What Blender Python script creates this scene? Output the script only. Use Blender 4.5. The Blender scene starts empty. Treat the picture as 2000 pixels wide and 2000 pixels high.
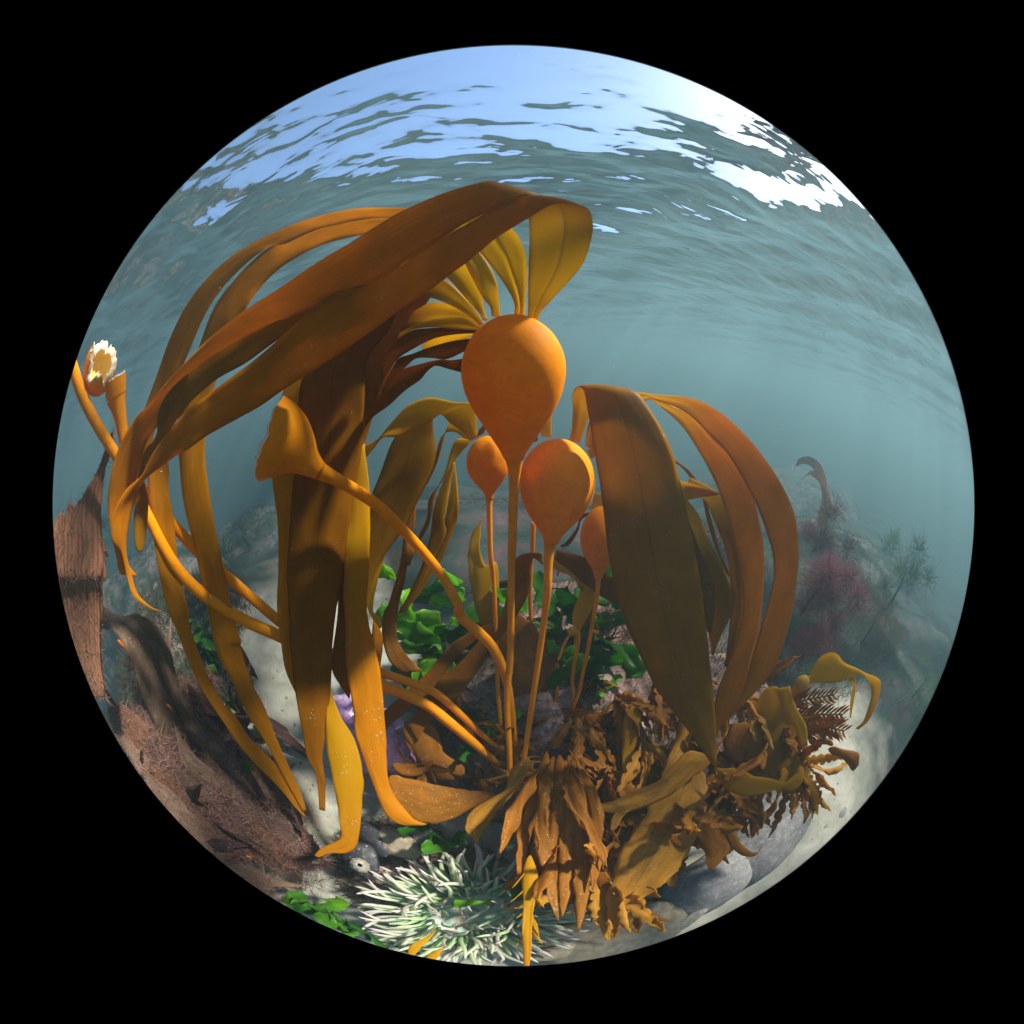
import bpy, bmesh, math, random
import numpy as np
from mathutils import Vector, Matrix, noise

random.seed(7); rng = np.random.default_rng(7)
sc = bpy.context.scene
C = sc.collection
RAD = math.radians

# ---------------------------------------------------------------- camera (180 degree circular fisheye under water)
PITCH = RAD(-27.0)
CAM = np.array((0.0, 0.0, 0.5))
SURF = 1.25                                   # height of the water surface
cd = bpy.data.cameras.new('camera'); cam = bpy.data.objects.new('camera', cd); C.objects.link(cam); sc.camera = cam
cd.type = 'PANO'; cd.panorama_type = 'FISHEYE_EQUISOLID'   # the image circle is 0.9 of the frame wide and spans 180 degrees
cd.sensor_width = 36; cd.sensor_height = 36; cd.sensor_fit = 'HORIZONTAL'
cd.shift_x = -0.0015; cd.shift_y = -0.0065
cd.clip_start = 0.005; cd.clip_end = 500
cam.location = CAM; cam.rotation_euler = (math.pi/2 + PITCH, 0, 0)
cd.fisheye_fov = math.pi
cd.fisheye_lens = 0.45*36/(2*math.sin(math.pi/4))

# ---------------------------------------------------------------- pixel -> world helpers (2000 px photograph)
cp, sp = math.cos(PITCH), math.sin(PITCH)
FWD = np.array((0, cp, sp)); UPV = np.array((0, -sp, cp)); RGT = np.array((1.0, 0, 0))
def dirpx(px, py):
    dx = (px-1003.0)/900.0; dy = (987.0-py)/900.0
    r = math.hypot(dx, dy)
    th = 2*math.asin(min(1.0, r*math.sin(math.pi/4)))
    if r < 1e-9: return FWD.copy()
    s = math.sin(th)/r
    return RGT*dx*s + UPV*dy*s + FWD*math.cos(th)
def P(px, py, d): return CAM + dirpx(px, py)*d
def G(px, py, z):                              # where the sight line meets the level z
    v = dirpx(px, py); return CAM + v*((z-CAM[2])/v[2])
def mpp(px, py, d):                            # metres per photograph pixel across the sight line
    r = math.hypot(px-1003, py-987)/900
    th = 2*math.asin(min(1, r*math.sin(math.pi/4)))
    return d*math.sqrt(2)/900/max(.35, math.cos(th/2))*0.5*(1+math.cos(th/2)**2)

SUN_EL = RAD(45.2)
SUN_AZ = RAD(31.0)          # the sun stands to the right, just outside the picture circle
sun_to = Vector((math.cos(SUN_EL)*math.cos(SUN_AZ), math.cos(SUN_EL)*math.sin(SUN_AZ), math.sin(SUN_EL)))

# ---------------------------------------------------------------- world and sun
w = bpy.data.worlds.new('World'); sc.world = w; w.use_nodes = True
nt = w.node_tree
sky = nt.nodes.new('ShaderNodeTexSky'); sky.sky_type = 'NISHITA'; sky.sun_disc = False
sky.sun_elevation = SUN_EL; sky.sun_rotation = math.pi/2 - SUN_AZ
sky.air_density = 1.0; sky.dust_density = 0.4; sky.ozone_density = 3.0
bg = nt.nodes['Background']; bg.inputs[1].default_value = 0.10
nt.links.new(sky.outputs[0], bg.inputs[0])
sl = bpy.data.lights.new('sun', 'SUN'); sl.energy = 5.0; sl.angle = RAD(4.0); sl.color = (1.0, .97, .92)
so = bpy.data.objects.new('sun', sl); C.objects.link(so)
so.rotation_euler = sun_to.to_track_quat('Z', 'Y').to_euler()

sc.render.engine = 'CYCLES'
cy = sc.cycles
cy.use_denoising = True
try: cy.denoiser = 'OPENIMAGEDENOISE'
except Exception: pass
cy.max_bounces = 10; cy.diffuse_bounces = 4; cy.glossy_bounces = 3; cy.transmission_bounces = 4
cy.volume_bounces = 2; cy.transparent_max_bounces = 12
cy.sample_clamp_indirect = 6; cy.sample_clamp_direct = 0
vs = sc.view_settings
vs.view_transform = 'Standard'; vs.look = 'None'; vs.gamma = 1.0; vs.use_curve_mapping = False
vs.exposure = 1.8

# ---------------------------------------------------------------- object helpers
def tag(o, label=None, cat=None, group=None, kind=None):
    if label: o['label'] = label
    if cat: o['category'] = cat
    if group: o['group'] = group
    if kind: o['kind'] = kind
    return o
def empty(name, loc=(0, 0, 0)):
    o = bpy.data.objects.new(name, None); o.location = loc; C.objects.link(o); o.empty_display_size = .02
    return o
def wloc(o):
    p = np.zeros(3)
    while o is not None: p += np.array(o.location); o = o.parent
    return p
def mesh_obj(name, V, F, mat, parent=None, smooth=True, uv=None):
    me = bpy.data.meshes.new(name)
    V = np.asarray(V, dtype=float)
    loc = V.mean(0) if parent is None else wloc(parent)
    me.from_pydata((V-loc).tolist(), [], F)
    if smooth: me.polygons.foreach_set('use_smooth', [True]*len(me.polygons))
    if uv is not None:
        l = me.uv_layers.new(name='UVMap')
        vi = np.empty(len(me.loops), dtype=np.int32); me.loops.foreach_get('vertex_index', vi)
        l.data.foreach_set('uv', np.asarray(uv, dtype=np.float32)[vi].ravel())
    me.materials.append(mat); me.update()
    o = bpy.data.objects.new(name, me); C.objects.link(o)
    if parent is not None: o.parent = parent
    else: o.location = loc
    return o
def spline(K, n):                              # Catmull-Rom through rows of K, chord-length parameter, n samples
    K = np.asarray(K, dtype=float)
    if len(K) == 2: return K[0] + (K[1]-K[0])*np.linspace(0, 1, n)[:, None]
    seg = np.sqrt(((K[1:, :]-K[:-1, :])**2).sum(1))**0.5 + 1e-6
    t = np.concatenate(([0], np.cumsum(seg))); m = np.empty_like(K)
    m[1:-1] = (K[2:]-K[:-2])/(t[2:]-t[:-2])[:, None]
    m[0] = (K[1]-K[0])/(t[1]-t[0]); m[-1] = (K[-1]-K[-2])/(t[-1]-t[-2])
    s = np.linspace(0, t[-1], n); i = np.clip(np.searchsorted(t, s)-1, 0, len(K)-2)
    h = (t[i+1]-t[i])[:, None]; u = ((s-t[i])/(t[i+1]-t[i]))[:, None]
    return ((2*u**3-3*u**2+1)*K[i] + (u**3-2*u**2+u)*h*m[i] + (-2*u**3+3*u**2)*K[i+1] + (u**3-u**2)*h*m[i+1])

def hairs(P0, D, L, W, r_, curl=.6):
    """vertices and quads of many thin curved hairs rooted at P0, growing along D"""
    P0 = np.asarray(P0, float); D = np.asarray(D, float); n = len(P0); D = D/(np.linalg.norm(D, axis=1, keepdims=True)+1e-9)
    sd = np.cross(D, r_.normal(0, 1, (n, 3))); sd /= np.linalg.norm(sd, axis=1, keepdims=True)+1e-9
    l = (np.asarray(L)*r_.uniform(.5, 1.4, n))[:, None]; b = r_.normal(0, curl, (n, 3)); V = np.empty((n, 6, 3))
    for s_ in range(3):
        t = s_/2; c = P0+D*l*t+b*l*t*t*.6; w_ = W*(1-t*.85); V[:, s_*2] = c-sd*w_; V[:, s_*2+1] = c+sd*w_
    i = np.arange(n)[:, None]*6; F = np.concatenate((i+np.array([[0, 1, 3, 2]]), i+np.array([[2, 3, 5, 4]])), 1).reshape(-1, 4)
    return V.reshape(-1, 3), F
def quad_obj(name, V, F, mat, parent=None):
    me = bpy.data.meshes.new(name); loc = V.mean(0) if parent is None else wloc(parent); n = len(F)
    me.vertices.add(len(V)); me.vertices.foreach_set('co', (V-loc).astype(np.float32).ravel())
    me.loops.add(n*4); me.loops.foreach_set('vertex_index', F.astype(np.int32).ravel())
    me.polygons.add(n); me.polygons.foreach_set('loop_start', np.arange(0, n*4, 4, dtype=np.int32)); me.polygons.foreach_set('loop_total', np.full(n, 4, dtype=np.int32))
    me.update(calc_edges=True); me.validate(); me.materials.append(mat)
    o = bpy.data.objects.new(name, me); C.objects.link(o)
    if parent is not None: o.parent = parent
    else: o.location = loc
    return o

# ---------------------------------------------------------------- material helpers
def new_mat(name):
    m = bpy.data.materials.new(name); m.use_nodes = True
    t = m.node_tree; t.nodes.clear(); return m, t
class N:
    def __init__(s, t): s.t = t
    def __call__(s, typ, **kw):
        n = s.t.nodes.new('ShaderNode'+typ)
        for k, v in kw.items():
            if k.startswith('_'): setattr(n, k[1:], v)
        return n
    def l(s, a, b): s.t.links.new(a, b)
def setin(n, **kw):
    for k, v in kw.items(): n.inputs[k.replace('_', ' ')].default_value = v
def ramp(t, src, stops):
    r = t.nodes.new('ShaderNodeValToRGB'); e = r.color_ramp.elements
    while len(e) > 1: e.remove(e[-1])
    for i, (p, c) in enumerate(stops):
        x = e[0] if i == 0 else e.new(p)
        x.position = p; x.color = (*c, 1)
    t.links.new(src, r.inputs[0]); return r.outputs[0]
def noise_fac(t, vec, scale, detail=5, rough=.55, dist=0.0):
    n = t.nodes.new('ShaderNodeTexNoise'); setin(n, Scale=scale, Detail=detail, Roughness=rough, Distortion=dist)
    if vec is not None: t.links.new(vec, n.inputs['Vector'])
    return n.outputs['Fac']
def mixc(t, fac, a, b, mode='MIX'):
    n = t.nodes.new('ShaderNodeMix'); n.data_type = 'RGBA'; n.blend_type = mode
    for s, v in ((n.inputs[0], fac), (n.inputs[6], a), (n.inputs[7], b)):
        if hasattr(v, 'is_linked'): t.links.new(v, s)
        elif isinstance(v, (int, float)): s.default_value = v
        else: s.default_value = (*v, 1)
    return n.outputs[2]
def mathn(t, op, a, b=0.0, clamp=False):
    n = t.nodes.new('ShaderNodeMath'); n.operation = op; n.use_clamp = clamp
    for s, v in ((n.inputs[0], a), (n.inputs[1], b)):
        if hasattr(v, 'is_linked'): t.links.new(v, s)
        else: s.default_value = v
    return n.outputs[0]
def bump(t, h, strength=.4, dist=.002):
    b = t.nodes.new('ShaderNodeBump'); setin(b, Strength=strength, Distance=dist); t.links.new(h, b.inputs['Height']); return b.outputs[0]

def blade_mat(name, dif, trn, tmix=.5, speck=0.0, rough=.45, lines=.16, spec=.10, mott=.16, ribs=0.0, base=None):
    """thin kelp blade: streaky brown front, light coming through from behind"""
    m, t = new_mat(name); n = N(t)
    uv = n('UVMap'); tc = n('TexCoord')
    mp = n('Mapping'); n.l(uv.outputs[0], mp.inputs['Vector']); mp.inputs['Scale'].default_value = (14, 1.2, 1)
    st = noise_fac(t, mp.outputs[0], 3.0, 4)
    mp2 = n('Mapping'); n.l(uv.outputs[0], mp2.inputs['Vector']); mp2.inputs['Scale'].default_value = (2.2, 6, 1)
    mo = noise_fac(t, mp2.outputs[0], 1.6, 4, .6, .4)
    v = mathn(t, 'ADD', mathn(t, 'MULTIPLY', mathn(t, 'SUBTRACT', st, .5), lines*2), mathn(t, 'MULTIPLY', mathn(t, 'SUBTRACT', mo, .5), mott*3))
    sep = n('SeparateXYZ'); n.l(uv.outputs[0], sep.inputs[0])
    mid = mathn(t, 'ABSOLUTE', mathn(t, 'SUBTRACT', sep.outputs[0], .5))          # 0 at the mid line, .5 at the edge
    line = mathn(t, 'MULTIPLY', mathn(t, 'SUBTRACT', 1.0, mathn(t, 'MULTIPLY', mid, 70), True), -.22)
    v = mathn(t, 'ADD', mathn(t, 'ADD', v, line), 1.0)
    def scaled(c):
        cn = n('Vector' 'Math', _operation='SCALE'); cn.inputs[0].default_value = c; n.l(v, cn.inputs['Scale']); return cn.outputs[0]
    cd_, ct_ = scaled(dif), scaled(trn)
    if base:                                    # yellower near the float: thin tissue, with the backlit glow put into the colour
        fb = mathn(t, 'MULTIPLY', mathn(t, 'SUBTRACT', base[2], sep.outputs[1]), 2/base[2], True)
        cd_ = mixc(t, fb, cd_, base[0]); ct_ = mixc(t, fb, ct_, base[1])
    hs = mathn(t, 'ADD', st, mo)
    if ribs:
        wv = n('TexWave', _wave_type='BANDS', _bands_direction='X'); setin(wv, Scale=ribs, Distortion=2.5, Detail=2); n.l(uv.outputs[0], wv.inputs['Vector'])
        hs = mathn(t, 'ADD', hs, mathn(t, 'MULTIPLY', wv.outputs['Fac'], 3))
        cd_ = mixc(t, mathn(t, 'MULTIPLY', wv.outputs['Fac'], .7), cd_, tuple(min(1, x*1.5) for x in dif))
    nb = bump(t, hs, .25, .0015)
    if speck:
        sn = n('TexVoronoi', _feature='F1'); setin(sn, Scale=330.0); n.l(tc.outputs['Object'], sn.inputs['Vector'])
        dn = noise_fac(t, tc.outputs['Object'], 30, 3)
        th = mathn(t, 'MULTIPLY', mathn(t, 'LESS_THAN', sn.outputs['Distance'], mathn(t, 'MULTIPLY', mathn(t, 'POWER', noise_fac(t, sn.outputs['Color'], 3.7, 0), 3.0), .9)), mathn(t, 'GREATER_THAN', dn, .62-speck*.35))
        cd_ = mixc(t, mathn(t, 'MULTIPLY', th, .6), cd_, (.48, .40, .27))
    pr = n('BsdfPrincipled'); n.l(cd_, pr.inputs['Base Color']); setin(pr, Roughness=rough, IOR=1.36); pr.inputs['Specular IOR Level'].default_value = spec
    n.l(nb, pr.inputs['Normal'])
    tr = n('BsdfTranslucent'); n.l(ct_, tr.inputs[0]); n.l(nb, tr.inputs['Normal'])
    mx = n('MixShader'); mx.inputs[0].default_value = tmix; n.l(pr.outputs[0], mx.inputs[1]); n.l(tr.outputs[0], mx.inputs[2])
    o = n('OutputMaterial'); n.l(mx.outputs[0], o.inputs[0])
    return m
def rock_mat(name, stops, scale=14, scale2=60, rough=.9, bd=.006, speck=None):
    m, t = new_mat(name); n = N(t); tc = n('TexCoord'); vec = tc.outputs['Object']
    a = noise_fac(t, vec, scale, 6, .62, .5); col = ramp(t, a, stops)
    b = noise_fac(t, vec, scale2, 5, .6)
    col = mixc(t, mathn(t, 'MULTIPLY', mathn(t, 'SUBTRACT', b, .35), 1.6, True), mixc(t, 1.0, col, (.45, .42, .42), 'MULTIPLY'), col)
    if speck:
        c = noise_fac(t, vec, scale2*2.5, 3); col = mixc(t, mathn(t, 'MULTIPLY', mathn(t, 'GREATER_THAN', c, .64), .4), col, speck)
    vo = n('TexVoronoi', _feature='F1'); setin(vo, Scale=scale2*1.7); n.l(vec, vo.inputs['Vector'])
    h = mathn(t, 'ADD', mathn(t, 'ADD', a, mathn(t, 'MULTIPLY', b, .6)), mathn(t, 'MULTIPLY', vo.outputs['Distance'], .25))
    pr = n('BsdfPrincipled'); n.l(col, pr.inputs['Base Color']); setin(pr, Roughness=rough); pr.inputs['Specular IOR Level'].default_value = .25
    n.l(bump(t, h, .8, bd), pr.inputs['Normal'])
    o = n('OutputMaterial'); n.l(pr.outputs[0], o.inputs[0]); return m

# ---------------------------------------------------------------- the setting: seabed, water surface
def fbm(x, y, s, seed=0.0, o=4):
    return noise.fractal(Vector((x*s+seed, y*s-seed*1.7, seed*.37)), 1.0, 2.0, o)
def sand_h(x, y):
    r = math.hypot(x, y)
    z = -.13 + .03*fbm(x, y, 1.1, 3.1) + .006*fbm(x, y, 9, 8.2)
    hump = noise.fractal(Vector((x*.8+5, y*.8, 2)), 1, 2, 3)
    side = min(1, max(0, (math.atan2(x, y+.3)-.55)/.5))              # shelves gently at the right, drops off ahead and at the left
    k = .42-.24*side
    return z + min(1.2, max(0, r-1.3))*.16*hump - k*max(0, min(r, 6)-1.25) - .1*max(0, min(r, 11)-6)
def polar_sheet(name, h, mat, r0, r1, nr, na, centre=(0, 0)):
    rs = np.concatenate(([0], r0*(r1/r0)**np.linspace(0, 1, nr)))
    V = [(centre[0], centre[1], h(*centre))]; F = []
    for r in rs[1:]:
        for k in range(na):
            a = 2*math.pi*k/na; x = centre[0]+r*math.cos(a); y = centre[1]+r*math.sin(a); V.append((x, y, h(x, y)))
    for k in range(na): F.append((0, 1+k, 1+(k+1) % na))
    for i in range(nr-1):
        b = 1+i*na; c = b+na
        for k in range(na):
            k2 = (k+1) % na; F.append((b+k, c+k, c+k2, b+k2))
    o = mesh_obj(name, V, F, mat); return o
R_END = 26.0

def sand_material():
    m, t = new_mat('sand'); n = N(t); tc = n('TexCoord'); vec = tc.outputs['Object']
    fine = noise_fac(t, vec, 260, 3, .7); med = noise_fac(t, vec, 16, 5, .6, .5); big = noise_fac(t, vec, 2.1, 4, .6, .6)
    col = ramp(t, med, [(.3, (.24, .21, .15)), (.55, (.33, .30, .225)), (.75, (.40, .37, .29))])
    col = mixc(t, mathn(t, 'MULTIPLY', mathn(t, 'GREATER_THAN', fine, .63), .5), col, (.16, .13, .09))
    spots = noise_fac(t, vec, 38, 2, .5); col = mixc(t, mathn(t, 'MULTIPLY', mathn(t, 'GREATER_THAN', spots, .69), .7), col, (.09, .08, .06))
    # weed-covered ground away from the sandy channel
    sepv = n('SeparateXYZ'); n.l(vec, sepv.inputs[0])
    dist = n('VectorMath', _operation='LENGTH'); n.l(vec, dist.inputs[0])
    f = mathn(t, 'ADD', mathn(t, 'MULTIPLY', mathn(t, 'SUBTRACT', dist.outputs['Value'], 1.02), 4.0), mathn(t, 'MULTIPLY', mathn(t, 'SUBTRACT', big, .5), 2.6))
    yw = mathn(t, 'ADD', sepv.outputs[1], .2)                       # weed ahead and at the right, bare sand in the channel at the left and behind
    ahead = mathn(t, 'MULTIPLY', mathn(t, 'SUBTRACT', yw, .05), 5.0, True)
    chan = mathn(t, 'MULTIPLY', mathn(t, 'ADD', mathn(t, 'ADD', sepv.outputs[0], .30), mathn(t, 'MULTIPLY', yw, .25)), 6.0, True)
    f = mathn(t, 'ADD', f, mathn(t, 'MULTIPLY', mathn(t, 'MULTIPLY', ahead, chan), 2.0))
    f = mathn(t, 'MULTIPLY', f, 1.0, True)
    weed = ramp(t, noise_fac(t, vec, 7, 6, .65, .8), [(.3, (.012, .022, .02)), (.5, (.035, .045, .035)), (.62, (.07, .04, .04)), (.75, (.11, .09, .08))])
    col = mixc(t, f, col, weed)
    pr = n('BsdfPrincipled'); n.l(col, pr.inputs['Base Color']); setin(pr, Roughness=.95); pr.inputs['Specular IOR Level'].default_value = .15
    n.l(bump(t, mathn(t, 'ADD', fine, mathn(t, 'MULTIPLY', med, 3)), .6, .003), pr.inputs['Normal'])
    o = n('OutputMaterial'); n.l(pr.outputs[0], o.inputs[0]); return m
SEABED = polar_sheet('seabed', sand_h, sand_material(), .03, R_END, 170, 240, (0, .2)); tag(SEABED, kind='structure')

def water_h(x, y):
    z = 0.0
    # swell, wind waves running in from the left-front, and capillary chop
    for (ax, L, A, ph) in WAVES:
        z += A*math.sin(2*math.pi*(x*math.cos(ax)+y*math.sin(ax))/L + ph)
    r = math.hypot(x, y); f = 1/(1+r*.08)
    z += .026*noise.fractal(Vector((x*1.3, y*2.4, .3)), 1, 2.0, 3)*f
    z += .017*noise.fractal(Vector((x*2.6+9, y*6.2, 1.7)), 1, 2.0, 2)*f
    z += .0075*noise.fractal(Vector((x*6.0, y*11, 4.1)), .9, 2.1, 3)*f
    return SURF + z
WAVES = [(1.35, 1.9, .012, 2.4), (.5, .9, .010, 1.7), (.3, .5, .005, 2.9), (2.0, .41, .0022, .3)]
def water_material():
    m, t = new_mat('water_surface'); n = N(t)
    fr = n('Fresnel'); fr.inputs['IOR'].default_value = 1.345
    tc = n('TexCoord'); mp = n('Mapping'); n.l(tc.outputs['Object'], mp.inputs['Vector']); mp.inputs['Scale'].default_value = (1, 2.2, 1)
    h = noise_fac(t, mp.outputs[0], 6, 2, .4, .4)
    nb = bump(t, h, 1.0, .014); n.l(nb, fr.inputs['Normal'])
    tr = n('BsdfTransparent'); gl = n('BsdfGlossy', _distribution='GGX'); gl.inputs['Roughness'].default_value = .03; gl.inputs[0].default_value = (.97, .98, 1, 1); n.l(nb, gl.inputs['Normal'])
    mx = n('MixShader'); n.l(fr.outputs[0], mx.inputs[0]); n.l(tr.outputs[0], mx.inputs[1]); n.l(gl.outputs[0], mx.inputs[2])
    o = n('OutputMaterial'); n.l(mx.outputs[0], o.inputs[0]); return m
WATER = polar_sheet('water', water_h, water_material(), .03, R_END, 390, 560); tag(WATER, kind='structure')

# ---------------------------------------------------------------- the murky water itself
def build_haze():
    m, t = new_mat('haze'); n = N(t)
    pv = n('VolumePrincipled'); setin(pv, Density=HAZE_D, Anisotropy=.25)
    pv.inputs['Color'].default_value = (.150, .232, .240, 1); pv.inputs['Absorption Color'].default_value = (.02, .06, .07, 1)
    o = n('OutputMaterial'); n.l(pv.outputs[0], o.inputs['Volume'])
    e = R_END+1; z0, z1 = -4.4, SURF+.12
    V = [(x, y, z) for x in (-e, e) for y in (-e, e) for z in (z0, z1)]
    F = [(0, 1, 3, 2), (4, 6, 7, 5), (0, 4, 5, 1), (2, 3, 7, 6), (0, 2, 6, 4), (1, 5, 7, 3)]
    o = mesh_obj('haze', V, F, m, smooth=False); tag(o, 'pale teal murk that fills the water', 'haze', kind='stuff'); return o
HAZE_D = 0.28
build_haze()
# ---------------------------------------------------------------- shapes read from the photograph: frames of enlarged views -> photograph pixels
FR = {'p': (0, 0, 1.0), 'a': (220, 340, .2795), 'b': (700, 340, .2795), 'c': (80, 560, .3623), 'd': (480, 700, .2588), 'g': (480, 1180, .2588),
      'f': (1100, 700, .4141), 'h': (700, 560, .3106), 'i': (700, 1050, .3106), 'e': (100, 1100, .3106), 'j': (1000, 1250, .3934),
      'k': (680, 1640, .2329), 'l': (500, 1400, .3623), 'w': (0, 0, 2000/1932)}
def Q(f, x, y):
    X, Y, s = FR[f]; return X+x*s, Y+y*s

def sheet(grid, thick, u0=0.0, u1=1.0):
    """closed thin sheet from a grid (nu, nv, 3) of points"""
    nu, nv = grid.shape[:2]
    du = np.gradient(grid, axis=0); dv = np.gradient(grid, axis=1)
    nn = np.cross(du, dv); nn /= (np.linalg.norm(nn, axis=2, keepdims=True)+1e-12)
    ww = np.ones(nv); ww[0] = ww[-1] = .25
    A = grid + nn*(thick/2)*ww[None, :, None]; B = grid - nn*(thick/2)*ww[None, :, None]
    V = np.concatenate((A.reshape(-1, 3), B.reshape(-1, 3))); o = nu*nv
    F = []
    for i in range(nu-1):
        for j in range(nv-1):
            p = i*nv+j; F.append((p, p+nv, p+nv+1, p+1)); F.append((o+p, o+p+1, o+p+nv+1, o+p+nv))
    for i in range(nu-1):
        p = i*nv; F.append((p, o+p, o+p+nv, p+nv)); q = p+nv-1; F.append((q, q+nv, o+q+nv, o+q))
    for j in range(nv-1):
        F.append((j, j+1, o+j+1, o+j)); q = (nu-1)*nv+j; F.append((q, o+q, o+q+1, q+1))
    mid = grid[:, nv//2]; ln = np.concatenate(([0], np.cumsum(np.linalg.norm(np.diff(mid, axis=0), axis=1))))/.35
    uu, vv = np.meshgrid(ln, np.linspace(u0, u1, nv), indexing='ij')
    uv = np.stack((vv, uu), -1).reshape(-1, 2)
    return V, F, np.concatenate((uv, uv))
_seed = [0]
def ribbon_grid(rows, nu, nv, bulge, ruffle, tatter, seed, taper=(0, 0)):
    """rows: (frame, xA, yA, xB, yB, dA[, dB]) : the two edges of a blade and how far away they are"""
    K = []
    for r in rows:
        f = r[0]; xa, ya = Q(f, r[1], r[2]); xb, yb = Q(f, r[3], r[4]); da = r[5]; db = r[6] if len(r) > 6 else da
        K.append((*P(xa, ya, da), *P(xb, yb, db)))
    S = spline(K, nu); A, B = S[:, :3], S[:, 3:]
    if taper[0] or taper[1]:
        s_ = np.linspace(0, 1, nu); f_ = np.ones(nu)
        if taper[0]: f_ = np.minimum(f_, np.sqrt(np.clip(s_/taper[0], .02, 1)))
        if taper[1]: f_ = np.minimum(f_, np.sqrt(np.clip((1-s_)/taper[1], .02, 1)))
        c_ = (A+B)/2; A = c_+(A-c_)*f_[:, None]; B = c_+(B-c_)*f_[:, None]
    t = np.linspace(0, 1, nv)
    g = A[:, None, :]*(1-t)[None, :, None] + B[:, None, :]*t[None, :, None]
    du = np.gradient(g, axis=0); dv = np.gradient(g, axis=1)
    nn = np.cross(du, dv); nn /= (np.linalg.norm(nn, axis=2, keepdims=True)+1e-12)
    wid = np.linalg.norm(B-A, axis=1); ln = np.concatenate(([0], np.cumsum(np.linalg.norm(np.diff((A+B)/2, axis=0), axis=1))))
    off = np.zeros((nu, nv))
    for i in range(nu):
        for j in range(nv):
            e = abs(t[j]-.5)*2
            v = bulge*wid[i]*(1-e*e)
            if ruffle: v += ruffle*e**2.5*min(1, wid[i]/.03)*noise.noise(Vector((ln[i]*26, seed*3.1+(5 if t[j] > .5 else 0), e)))
            v += .0012*noise.noise(Vector((ln[i]*14, t[j]*2.2, seed*7.7)))
            off[i, j] = v
    g = g + nn*off[:, :, None]
    if tatter:
        for i in range(nu):
            for side, j in ((0, 0), (1, nv-1)):
                k = tatter*max(0, noise.noise(Vector((ln[i]*60, seed*1.3+side*9, 1.1)))+.2*noise.noise(Vector((ln[i]*190, seed, side))))
                c = (A[i]+B[i])/2; g[i, j] += (c-g[i, j])*k
    return g
def blade(parent, rows, mat, name='blade', nu=None, nv=11, bulge=.06, ruffle=.006, tatter=0.02, thick=.0011, more=(), label=None, taper=None):
    if taper is None: taper = (.12, .16) if tatter >= .14 else (0, 0)
    _seed[0] += 1; parts = []
    for rr in (rows, *more):
        n_ = nu or max(14, len(rr)*6)
        parts.append(sheet(ribbon_grid(rr, n_, nv, bulge, ruffle, tatter, _seed[0]+len(parts)*.37, taper), thick))
    V = np.concatenate([p[0] for p in parts]); uv = np.concatenate([p[2] for p in parts]); F = []; o = 0
    for p in parts: F += [tuple(i+o for i in f) for f in p[1]]; o += len(p[0])
    ob = mesh_obj(name, V, F, mat, parent, uv=uv)
    if label: ob['label'] = label
    return ob
def split_blade(parent, common, first, second, mat, frac=.5, nv=9, nu=90, name='blade', bulge=.06, ruffle=.006, tatter=0.03, thick=.0011):
    """one blade that is torn lengthwise into two strands beyond its common part"""
    _seed[0] += 1; A_, B_ = [], []
    for r in common:
        f = r[0]; da = r[5]; db = r[6] if len(r) > 6 else da
        mx_, my_ = r[1]+(r[3]-r[1])*frac, r[2]+(r[4]-r[2])*frac; dm = da+(db-da)*frac
        A_.append((f, r[1], r[2], mx_, my_, da, dm)); B_.append((f, mx_, my_, r[3], r[4], dm, db))
    parts = []
    for rows, u0, u1 in ((A_+list(first), 0, frac), (B_+list(second), frac, 1)):
        parts.append(sheet(ribbon_grid(rows, nu, nv, bulge*.6, ruffle, tatter, _seed[0]), thick, u0, u1))
    V = np.concatenate([p[0] for p in parts]); uv = np.concatenate([p[2] for p in parts])
    F = parts[0][1] + [tuple(i+len(parts[0][0]) for i in f) for f in parts[1][1]]
    return mesh_obj(name, V, F, mat, parent, uv=uv)
def tube_pts(C_, R_, ns=18, cap=True, ecc=None):
    """swept tube along points C_ with radii R_"""
    C_ = np.asarray(C_); n = len(C_); T = np.gradient(C_, axis=0); T /= np.linalg.norm(T, axis=1, keepdims=True)+1e-12
    ref = np.array((.3, 1.0, .2)); u = np.cross(T[0], ref); u /= np.linalg.norm(u); V = []; F = []
    for i in range(n):
        u = u - T[i]*np.dot(u, T[i]); u /= np.linalg.norm(u); v = np.cross(T[i], u)
        for k in range(ns):
            a = 2*math.pi*k/ns; V.append(C_[i]+(u*math.cos(a)+v*math.sin(a))*R_[i])
    for i in range(n-1):
        for k in range(ns):
            k2 = (k+1) % ns; F.append((i*ns+k, i*ns+k2, (i+1)*ns+k2, (i+1)*ns+k))
    if cap:
        V.append(C_[0]); V.append(C_[-1]); a, b = len(V)-2, len(V)-1
        for k in range(ns):
            k2 = (k+1) % ns; F.append((a, k2, k)); F.append((b, (n-1)*ns+k, (n-1)*ns+k2))
    uv = [(k/ns, i/n) for i in range(n) for k in range(ns)] + ([(0, 0), (0, 1)] if cap else [])
    return np.array(V), F, uv
def px_path(rows, n):
    """rows (frame, x, y, half width, d) -> centres and radii in metres"""
    K = []
    for f, x, y, hw, d in rows:
        X, Y = Q(f, x, y); K.append((*P(X, Y, d), hw*FR[f][2]*mpp(X, Y, d)))
    S = spline(K, n); return S[:, :3], np.maximum(S[:, 3], .0004)
def tube(parent, rows, mat, name='stipe', n=None, ns=16):
    c, r = px_path(rows, n or len(rows)*7)
    V, F, uv = tube_pts(c, r, ns); return mesh_obj(name, V, F, mat, parent, uv=uv)
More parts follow.
